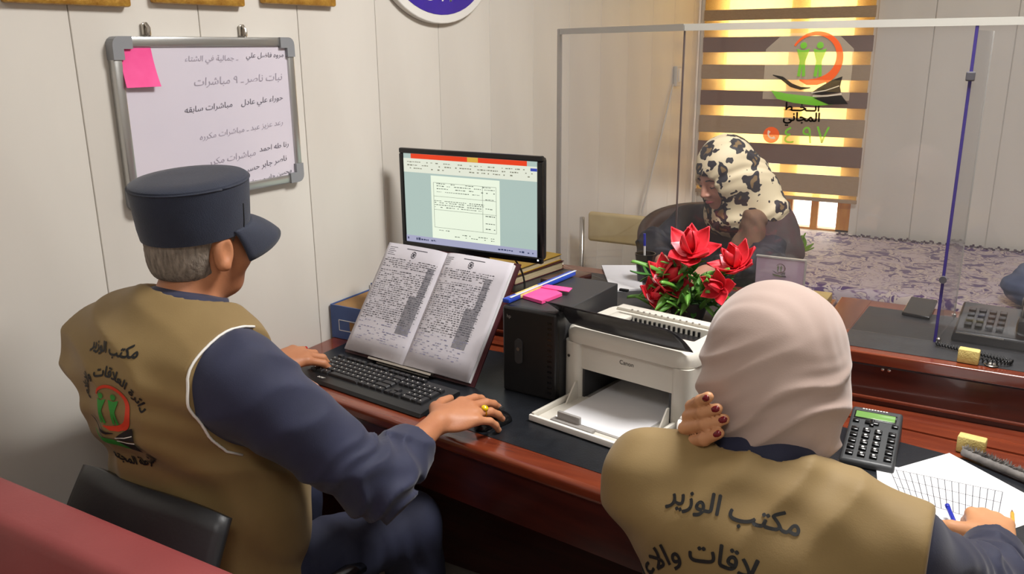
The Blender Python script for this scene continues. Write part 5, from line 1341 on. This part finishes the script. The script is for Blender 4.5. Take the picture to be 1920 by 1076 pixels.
# hair
def hair_m(p):
    c, R = HFm; q = (p-c.astype(f4)) @ R.astype(f4)
    d = smin(ell(q, (0, -.011, .028), (.0795, .0995, .093)), ell(q, (0, -.038, -.040), (.060, .060, .050)), .04)
    d = smax(d, q[:, 1]-(.028+.15*q[:, 2]), .006)
    front = (np.abs(q[:, 0])-.0)*0+q[:, 1]
    lower = -.074-q[:, 2]-np.clip(front+.03, 0, .1)*0
    d = smax(d, lower, .012); d = smax(d, q[:, 2]-.05, .004)
    d = smax(d, -(ell(np.abs(q)*A3(1, 0, 0)+q*A3(0, 1, 1), (.078, -.004, -.022), (.03, .026, .044))), .006)          # clear round the ears
    d = smax(d, np.minimum(-.018-q[:, 2], q[:, 1]-.004), .01)                                                    # sideburn only in front of the ear
    return d+.0008*np.sin(q[:, 0]*900)*np.sin(q[:, 2]*300)
sdf_mesh('hair', hair_m, (.34, .94, 1.18), (.58, 1.20, 1.42), .0028, M_HAIR, man)
# cap
Hm = Matrix([list(HFm[1][i])+[HFm[0][i]] for i in range(3)]+[[0, 0, 0, 1]]) @ Matrix.Rotation(math.radians(10), 4, 'X') @ Matrix.Rotation(math.radians(4), 4, 'Y')
def ering(a, b, z, cy=-.006, n=48, dip=0): return [Hm @ Vector((a*math.cos(2*math.pi*j/n), cy+b*math.sin(2*math.pi*j/n), z+dip*math.sin(2*math.pi*j/n))) for j in range(n)]
cp = MB().loft([ering(.0815, .1005, .018), ering(.087, .1055, .018), ering(.0905, .109, .040), ering(.0935, .1125, .085), ering(.0955, .1145, .112), ering(.0955, .1145, .115)], False, False).obj('cap_crown', M_CAP, man, True)
MB().loft([ering(.0955, .1145, .1145), ering(.094, .113, .120), ering(.089, .108, .1235), ering(.06, .075, .127), ering(.02, .03, .127)], False, True).obj('cap_top', M_CAP, cp, True)
MB().tube(ering(.0960, .1150, .1155)+[ering(.0960, .1150, .1155)[0]], .0016, 6).obj('cap_seam', M_CAP, cp, 'all')
for sx in (-1, 1):
    a = math.radians(90-sx*62); MB().tube([Hm @ Vector((.0905*math.cos(a)*k_, -.006+.1093*math.sin(a)*k_, z)) for z, k_ in ((.022, .975), (.04, 1.003), (.075, 1.025))], .0012, 6).obj('cap_stitching', M_BLACKP, cp)
def visor(u, v):
    a = math.radians(168-156*u); r_ = 1+.0*v; ex = .078*math.sin(math.radians(12+156*u))**.7
    x = (.088+.004*v)*math.cos(a); y = -.006+.106*math.sin(a)*.98+ex*v*1.0
    return Hm @ Vector((x, y, .024-.030*v*v-.016*v-.020*(x/.09)**2*v+.004))
MB().shell(visor, 28, 8, .004).obj('cap_visor', M_CAP, cp, 'all')
eyes(HFm, man)
# ring
pts = hR['ch'][2][0]; c = pts[0]*.45+pts[1]*.55; ax = nz(pts[1]-pts[0]); fr = frame(c, hR['T'], hR['U']-ax*(hR['U']@ax))
rg = MB().tube([fr @ Vector((.0105*math.cos(t), .0105*math.sin(t), 0)) for t in np.linspace(0, 6.283, 25)], .0019, 8).obj('finger_ring', M_GOLDR, man, 'all'); rg['label'] = 'gold ring with yellow stone'
MB().lathe([(0, -.004), (.0088, -.003), (.0088, .001), (.006, .0038), (0, .005)], fr @ Vector((0, .0135, 0)), 18, Matrix((fr.col[0][:3], fr.col[2][:3], fr.col[1][:3])).transposed()).obj('ring_stone', M_STONE, rg, 'all')
nails(hR, man, mat('bare_nail', S(214, 160, 136), .3, bump=(100, .01)), (1, 2, 3)); nails(hL, man, MATS['bare_nail'], (0, 1, 4))

# ---------------------------------------------------------------- the woman in the pale pink headscarf
wx = 1.535
L2, R2 = A3(1.365, 1.135, .975), A3(1.715, 1.155, .955)
Rel2, Rwr2 = A3(1.845, 1.345, .812), A3(1.852, 1.545, .792)
Lel2, Lwr2 = A3(1.335, 1.43, .800), A3(1.385, 1.300, 1.000)
HF2 = head_frame((1.512, 1.292, 1.155), (.10, 1, -.42))
h2R = hand_rig(Rwr2, (-.12, 1, -.02), (.05, .12, 1), 1, ((48, 70, 40), (55, 75, 40), (62, 78, 40), (68, 80, 40)), (4, 0, -4, -8), ((.9, .35, -.1), (.92, .35, -.2), (.95, .2, -.25)), .98)
fj = [((1306, 756), (1297, 762), (1314, 752), (1328, 744)), ((1298, 780), (1291, 781), (1318, 773), (1345, 766)), ((1290, 804), (1284, 803), (1322, 796), (1358, 786)), ((1294, 826), (1289, 830), (1320, 824), (1348, 812))]
h2L_ch = []
for i, row in enumerate(fj):
    dp = (1.325, 1.29, 1.245, 1.225); pts = [np.array(at(x, y, depth=dp[k_]), float) for k_, (x, y) in enumerate(row)]
    h2L_ch.append((pts, [.0098, .0098, .0094, .0082], nz(CAM-pts[3])))
def hand2L(p):
    fin = None
    for pts, rad, _ in h2L_ch: c = chain(p, pts, rad, .004); fin = c if fin is None else np.minimum(fin, c)
    palm = su(.015, *[cap(p, Lwr2, pts[0], .018, .0095) for pts, _, _ in h2L_ch])
    th = chain(p, [Lwr2+A3(.01, .0, .02), np.array(at(1318, 770, depth=1.36), f4), np.array(at(1335, 740, depth=1.38), f4)], [.014, .012, .009], .005)
    return smin(smin(palm, fin, .004), th, .008)
def torso_w(p):
    return su(.06, ell(p, (wx, 1.155, .86), (.150, .110, .17)), ell(p, (wx, 1.125, .925), (.150, .085, .09)), ell(p, (wx, 1.09, .70), (.150, .125, .17)), ell(p, (wx, 1.02, .55), (.180, .155, .11)), cap(p, L2, R2, .048), cap(p, (1.525, 1.175, 1.005), L2, .042, .040), cap(p, (1.525, 1.175, 1.005), R2, .042, .040))
hip2 = (A3(1.63, 1.03, .53), A3(1.44, 1.03, .53)); kn2 = (A3(1.66, 1.42, .52), A3(1.42, 1.42, .52)); an2 = (A3(1.66, 1.46, .08), A3(1.42, 1.46, .08))
def body_w(p):
    d = torso_w(p)+.010
    d = smin(d, near(p, HF2[0], .17, lambda q: head_sdf(q, HF2, .95)), .02)
    d = smin(d, cap(p, (1.515, 1.245, 1.09), (1.525, 1.18, 1.03), .050, .055), .03)
    d = smin(d, smin(cap(p, R2, Rel2, .042, .036), cap(p, Rel2, Rwr2, .036, .0235), .03), .03); d = smin(d, smin(cap(p, L2, Lel2, .042, .036), cap(p, Lel2, Lwr2, .036, .0235), .02), .02)
    d = smin(d, near(p, hand_c(h2R), .13, lambda q: hand_sdf(q, h2R)), .014)
    d = smin(d, near(p, (1.41, 1.24, 1.07), .17, hand2L), .010)
    for h_, k_, a in zip(hip2, kn2, an2):
        d = smin(d, smin(cap(p, h_, k_, .078, .056), cap(p, k_, a, .05, .036), .03), .05); d = smin(d, cap(p, a, a+A3(0, .13, -.045), .032, .022), .02)
    return d
wom = sdf_mesh('person', body_w, (1.24, .84, .0), (1.96, 1.74, 1.30), .0034, M_SKIN2)
tag(wom, 'woman in pale pink headscarf and khaki vest writing at the desk', 'person')
def skirt_w(p):
    d = smax(torso_w(p)-.004, p[:, 2]-.66, .02)
    for h_, k_, a in zip(hip2, kn2, an2): d = smin(d, smin(cap(p, h_, k_, .10, .08), cap(p, k_, a, .085, .085), .04), .08)
    return smax(d, .05-p[:, 2], .01)+folds(p, (1, .3, .1), 60, .003, 4)
sdf_mesh('trousers', skirt_w, (1.28, .82, .02), (1.82, 1.6, .72), .009, M_TROU, wom)
for a in an2: sdf_mesh('shoe', lambda p: smax(cap(p, a+A3(0, -.03, -.035), a+A3(0, .15, -.048), .040, .032), .003-p[:, 2], .008), a-A3(.08, .12, .1), a+A3(.08, .24, .04), .006, M_SHOE, wom)
def shirt_w(p):
    d = smax(torso_w(p)-.006, .58-p[:, 2], .02)
    d = smin(d, sleeve(p, R2, Rel2, Rwr2, .066, .060, .044, 9), .03)
    d = smin(d, sleeve(p, L2, Lel2, Lwr2-A3(0, 0, .01), .064, .056, .040, 11), .02)
    nk = smax(cap(p, (1.518, 1.245, 1.075), (1.525, 1.20, 1.02), .082, .088), plane(p, (1.518, 1.23, 1.062), (0, .3, 1)), .008)
    return smin(d, nk, .015)
sdf_mesh('shirt', shirt_w, (1.24, .90, .52), (1.96, 1.60, 1.14), .0052, M_NAVY2, wom)
def vest_surf2(p):
    d = su(.05, torso_w(p)-.018, cap(p, L2+A3(-.005, 0, .008), R2+A3(.03, 0, 0.012), .052, .050))
    return d+folds(p, (.5, .3, 1), 30, .003, 3, 1.4)+creases(p, (1, .2, .5), 44, .0046, 6, 1.2)
ARW = (A3(1.735, 1.185, .895), A3(1.335, 1.18, .905))
def vest_w(p):
    d = smax(vest_surf2(p), .55-p[:, 2], .01)
    for c, sg_ in zip(ARW, (1, -1)):
        lim = (c[0]-.055-p[:, 0]) if sg_ > 0 else (p[:, 0]-c[0]-.055)
        d = smax(d, -np.maximum(armhole(p, c, .075, .105), lim), .006)
    d = smax(d, p[:, 0]-1.762, .006); d = smax(d, 1.300-p[:, 0], .006)
    return smax(d, -cap(p, (1.515, 1.30, 1.22), (1.522, 1.215, 1.072), .15, .098), .008)
vest2 = sdf_mesh('vest', vest_w, (1.26, .90, .52), (1.83, 1.34, 1.14), .0052, M_VEST, wom)
bv2 = bvh_of(vest2)
fr2 = text_frame(look(bv2, 1370, 958), (1, .03, -.02), (0, .45, .89))
vest_text('مكتب الوزير', vest2, fr2, bv2, width=.185, at2=(.0, -.01))
vest_text('دائرة العلاقات والاعلام', vest2, fr2, bv2, width=.34, at2=(.0, -.215), arc=(.14, 1))
print_on(scale2d(emblem(), .085, (0, -.215)), fr2, bv2, vest2)
M_HIJ = mat('pink_beige_scarf', S(182, 160, 150), .85, var=(5, S(172, 149, 139)), bump=(500, .05), sheen=.3)
def hijab_w(p):
    d = su(.06, ell(p, (1.512, 1.272, 1.165), (.108, .122, .118)), ell(p, (1.520, 1.238, 1.095), (.100, .100, .085)), ell(p, (1.525, 1.25, 1.04), (.075, .085, .06)))
    d = smax(d, -ell(p, HF2[0]+HF2[1][:, 1]*.15, (.058, .075, .085)), .02)
    low = np.clip((1.235-p[:, 2])/.10, 0, 1)*np.clip((1.30-p[:, 1])/.05, 0, 1)
    g_ = folds(p, (-.62, .15, 1.0), 112, 1.0, 2.4, .55)
    top_ = folds(p, (.2, .9, -.5), 95, 1.0, 1.1, .5)*np.clip((p[:, 2]-1.17)/.08, 0, 1)
    d = d+low*creases(p, (-.62, .15, 1.0), 125, .0056, 2.4, .5)+.0012*low*g_+.0012*top_
    return smax(d, plane(p, (1.52, 1.21, 1.012), (0, .55, -1)), .02)
hij = sdf_mesh('headscarf', hijab_w, (1.37, 1.08, .93), (1.66, 1.44, 1.31), .0032, M_HIJ, wom)
Hn = dict(ch=h2L_ch)
nails(Hn, wom, M_NAIL, (0, 1, 2, 3), .75); nails(h2R, wom, M_NAIL, (4,), 1.2)
wd = nz(np.array(Lwr2)-np.array(Lel2)); fr = frame(np.array(Lwr2)+wd*.004, np.cross(wd, (0, 1, 0)), np.cross(wd, np.cross(wd, (0, 1, 0))))
MB().tube([fr @ Vector((.029*math.cos(t), .029*math.sin(t), 0)) for t in np.linspace(0, 6.283, 25)], .005, 8, 1.0).obj('bracelet', M_WHITEP, wom, 'all')
# pen in her writing hand
pa_ = Vector(at(1778, 952, z=DZ+.028)); pb_ = Vector(at(1803, 1010, z=DZ+.012))
bp = empty('ballpoint_pen', (pb_.x, pb_.y, DZ+.006), 'blue ballpoint pen in the hand of woman in vest', 'pen'); bo_ = -Vector((pb_.x, pb_.y, DZ+.006))
MB().tube([pb_, pa_], .0042, 8).obj('barrel', M_BLUEP, bp, 'all', loc=bo_); MB().tube([pa_, pa_+(pa_-pb_).normalized()*.008], .0046, 8).obj('pen_cap', M_BLUEP, bp, 'all', loc=bo_)

# ---------------------------------------------------------------- the woman in the leopard headscarf
def leopard():
    m = bpy.data.materials.new('leopard_print'); m.use_nodes = True; nt = m.node_tree; N = nt.nodes; L = nt.links; b = N['Principled BSDF']; b.inputs['Roughness'].default_value = .6
    tc = N.new('ShaderNodeTexCoord'); ns = N.new('ShaderNodeTexNoise'); ns.inputs['Scale'].default_value = 22; L.new(tc.outputs['Object'], ns.inputs['Vector'])
    mxv = N.new('ShaderNodeMixRGB'); mxv.blend_type = 'LINEAR_LIGHT'; mxv.inputs[0].default_value = .045; L.new(tc.outputs['Object'], mxv.inputs[1]); L.new(ns.outputs['Color'], mxv.inputs[2])
    v = N.new('ShaderNodeTexVoronoi'); v.inputs['Scale'].default_value = 18; v.inputs['Randomness'].default_value = .85; L.new(mxv.outputs[0], v.inputs['Vector'])
    r = N.new('ShaderNodeValToRGB'); r.color_ramp.interpolation = 'CONSTANT'; e = r.color_ramp.elements
    e[0].position = 0; e[0].color = S(126, 100, 62); e[1].position = .20; e[1].color = S(26, 24, 34); x = e.new(.51); x.color = S(224, 208, 172)
    n2 = N.new('ShaderNodeTexNoise'); n2.inputs['Scale'].default_value = 30; L.new(tc.outputs['Object'], n2.inputs['Vector'])
    ad = N.new('ShaderNodeMath'); ad.operation = 'MULTIPLY_ADD'; ad.inputs[1].default_value = .5; L.new(n2.outputs[0], ad.inputs[0]); 
    sb_ = N.new('ShaderNodeMath'); sb_.operation = 'SUBTRACT'; sb_.inputs[1].default_value = .25; L.new(ad.outputs[0], sb_.inputs[0]); L.new(v.outputs['Distance'], ad.inputs[2]); L.new(sb_.outputs[0], r.inputs[0])
    L.new(r.outputs[0], b.inputs['Base Color']); return m
M_LEO = leopard(); M_DARK = mat('black_blouse', S(34, 34, 44), .7, var=(10, S(28, 28, 36)), bump=(300, .2)); M_BRSC = mat('brown_scarf_end', S(128, 96, 70), .8, var=(14, S(96, 70, 54)), bump=(200, .2)); M_OLIVE = mat('dark_olive_cloth', S(58, 54, 52), .8, var=(14, S(70, 40, 42)), bump=(200, .2))
f3 = nz((-.56, -.78, -.36)); HF3 = head_frame((.935, 2.965, 1.185), f3)
L3, R3 = A3(1.095, 3.06, .965), A3(.77, 3.10, .975)
Rel3, Rwr3, Lel3, Lwr3 = A3(.70, 2.90, .925), A3(.82, 2.68, .912), A3(1.12, 2.86, .925), A3(.98, 2.66, .912)
h3R = hand_rig(Rwr3, (.05, -1, -.05), (0, 0, 1), 1, ((25, 35, 25),)*4, (4, 0, -4, -8), ((.8, .5, -.2), (.5, .8, -.2), (.4, .9, -.2)), .9); h3L = hand_rig(Lwr3, (-.5, -1, -.05), (0, 0, 1), -1, ((25, 35, 25),)*4, (4, 0, -4, -8), ((.8, .5, -.2), (.5, .8, -.2), (.4, .9, -.2)), .9)
def torso_f(p): return su(.06, ell(p, (.93, 3.10, .84), (.150, .110, .18)), ell(p, (.93, 3.16, .60), (.150, .125, .16)), ell(p, (.92, 3.19, .52), (.175, .15, .10)), cap(p, L3, R3, .048), cap(p, (.935, 3.06, 1.02), L3, .04, .04), cap(p, (.935, 3.06, 1.02), R3, .04, .04))
hip3 = (A3(.84, 3.16, .50), A3(1.0, 3.16, .50)); kn3 = (A3(.83, 2.80, .50), A3(1.02, 2.80, .50)); an3 = (A3(.83, 2.84, .08), A3(1.02, 2.84, .08))
def body_f(p):
    d = torso_f(p)+.01
    d = smin(d, near(p, HF3[0], .17, lambda q: head_sdf(q, HF3, .97, False)), .02); d = smin(d, cap(p, (.945, 3.0, 1.12), (.935, 3.06, 1.0), .05, .055), .03)
    for a, e, w_, H in ((R3, Rel3, Rwr3, h3R), (L3, Lel3, Lwr3, h3L)):
        d = smin(d, smin(cap(p, a, e, .042, .034), cap(p, e, w_, .034, .023), .03), .03); d = smin(d, near(p, hand_c(H), .13, lambda q: hand_sdf(q, H)), .014)
    for h_, k_, a in zip(hip3, kn3, an3): d = smin(d, smin(cap(p, h_, k_, .075, .055), cap(p, k_, a, .05, .036), .03), .05); d = smin(d, cap(p, a, a+A3(0, -.13, -.045), .032, .022), .02)
    return d
far = sdf_mesh('person', body_f, (.60, 2.52, .0), (1.26, 3.40, 1.33), .0042, M_SKIN3)
tag(far, 'woman in leopard print headscarf looking down behind the clear screen', 'person')
def dress_f(p):
    d = torso_f(p)-.014
    d = smin(d, sleeve(p, R3, Rel3, Rwr3, .062, .054, .042, 3), .03); d = smin(d, sleeve(p, L3, Lel3, Lwr3, .062, .054, .042, 4), .03)
    for h_, k_, a in zip(hip3, kn3, an3): d = smin(d, smin(cap(p, h_, k_, .095, .075), cap(p, k_, a, .08, .08), .04), .07)
    return smax(d, .05-p[:, 2], .01)+folds(p, (.3, .2, 1), 50, .002, 5)
sdf_mesh('dress', dress_f, (.58, 2.58, .02), (1.28, 3.42, 1.10), .008, M_DARK, far)
for a in an3: sdf_mesh('shoe', lambda p: smax(cap(p, a+A3(0, .03, -.035), a+A3(0, -.15, -.048), .040, .032), .003-p[:, 2], .008), a-A3(.08, .24, .1), a+A3(.08, .12, .04), .008, M_SHOE, far)
def hij_f(p):
    c, R = HF3; q = (p-c.astype(f4)) @ R.astype(f4)
    d = su(.05, ell(q, (0, -.012, .030), (.098, .116, .112)), ell(q, (0, -.005, -.055), (.088, .095, .085)), ell(p, (.965, 3.015, 1.035), (.115, .10, .085)), cap(p, (1.02, 3.0, 1.17), (1.075, 3.02, 1.06), .075, .080))
    op = ell(q, (0, .105, -.020), (.054, .075, .072)); d = smax(d, -op, .012)
    d = d+.003*folds(p, (-.5, .3, 1), 70, 1, 3, .9)
    return smax(d, .955-p[:, 2], .02)
sdf_mesh('headscarf', hij_f, (.76, 2.80, .92), (1.20, 3.18, 1.36), .0042, M_LEO, far)
def drape_f(p):
    return su(.04, cap(p, (1.055, 2.935, 1.04), (1.035, 2.915, .92), .045, .058))+.004*folds(p, (1, .3, .2), 75, 1, 5, .8)
sdf_mesh('scarf_end', lambda p: smax(drape_f(p), .90-p[:, 2], .01), (.88, 2.80, .86), (1.14, 3.06, 1.20), .005, M_BRSC, far)
def shawl_f(p): return su(.05, cap(p, (1.075, 3.02, 1.06), (1.12, 3.00, .93), .062, .078), cap(p, (1.10, 3.05, 1.0), (1.13, 3.03, .90), .07, .08))+.004*folds(p, (1, .2, .3), 60, 1, 8, .8)
sdf_mesh('shawl', lambda p: smax(shawl_f(p), .90-p[:, 2], .01), (.96, 2.88, .84), (1.26, 3.18, 1.16), .006, M_OLIVE, far)
eyes(HF3, far, .97)
c, R = HF3; q3 = lambda x, y, z: Vector(c+R @ (np.array([x, y, z])*.97))
MB().tube([q3(-.019, .088, -.060), q3(-.008, .0985, -.0585), q3(0, .100, -.060), q3(.008, .0985, -.0585), q3(.019, .088, -.060)], [.002, .0055, .006, .0055, .002], 8).obj('lips', mat('rose_lips', S(170, 84, 84), .4, bump=(100, .02)), far, 'all')
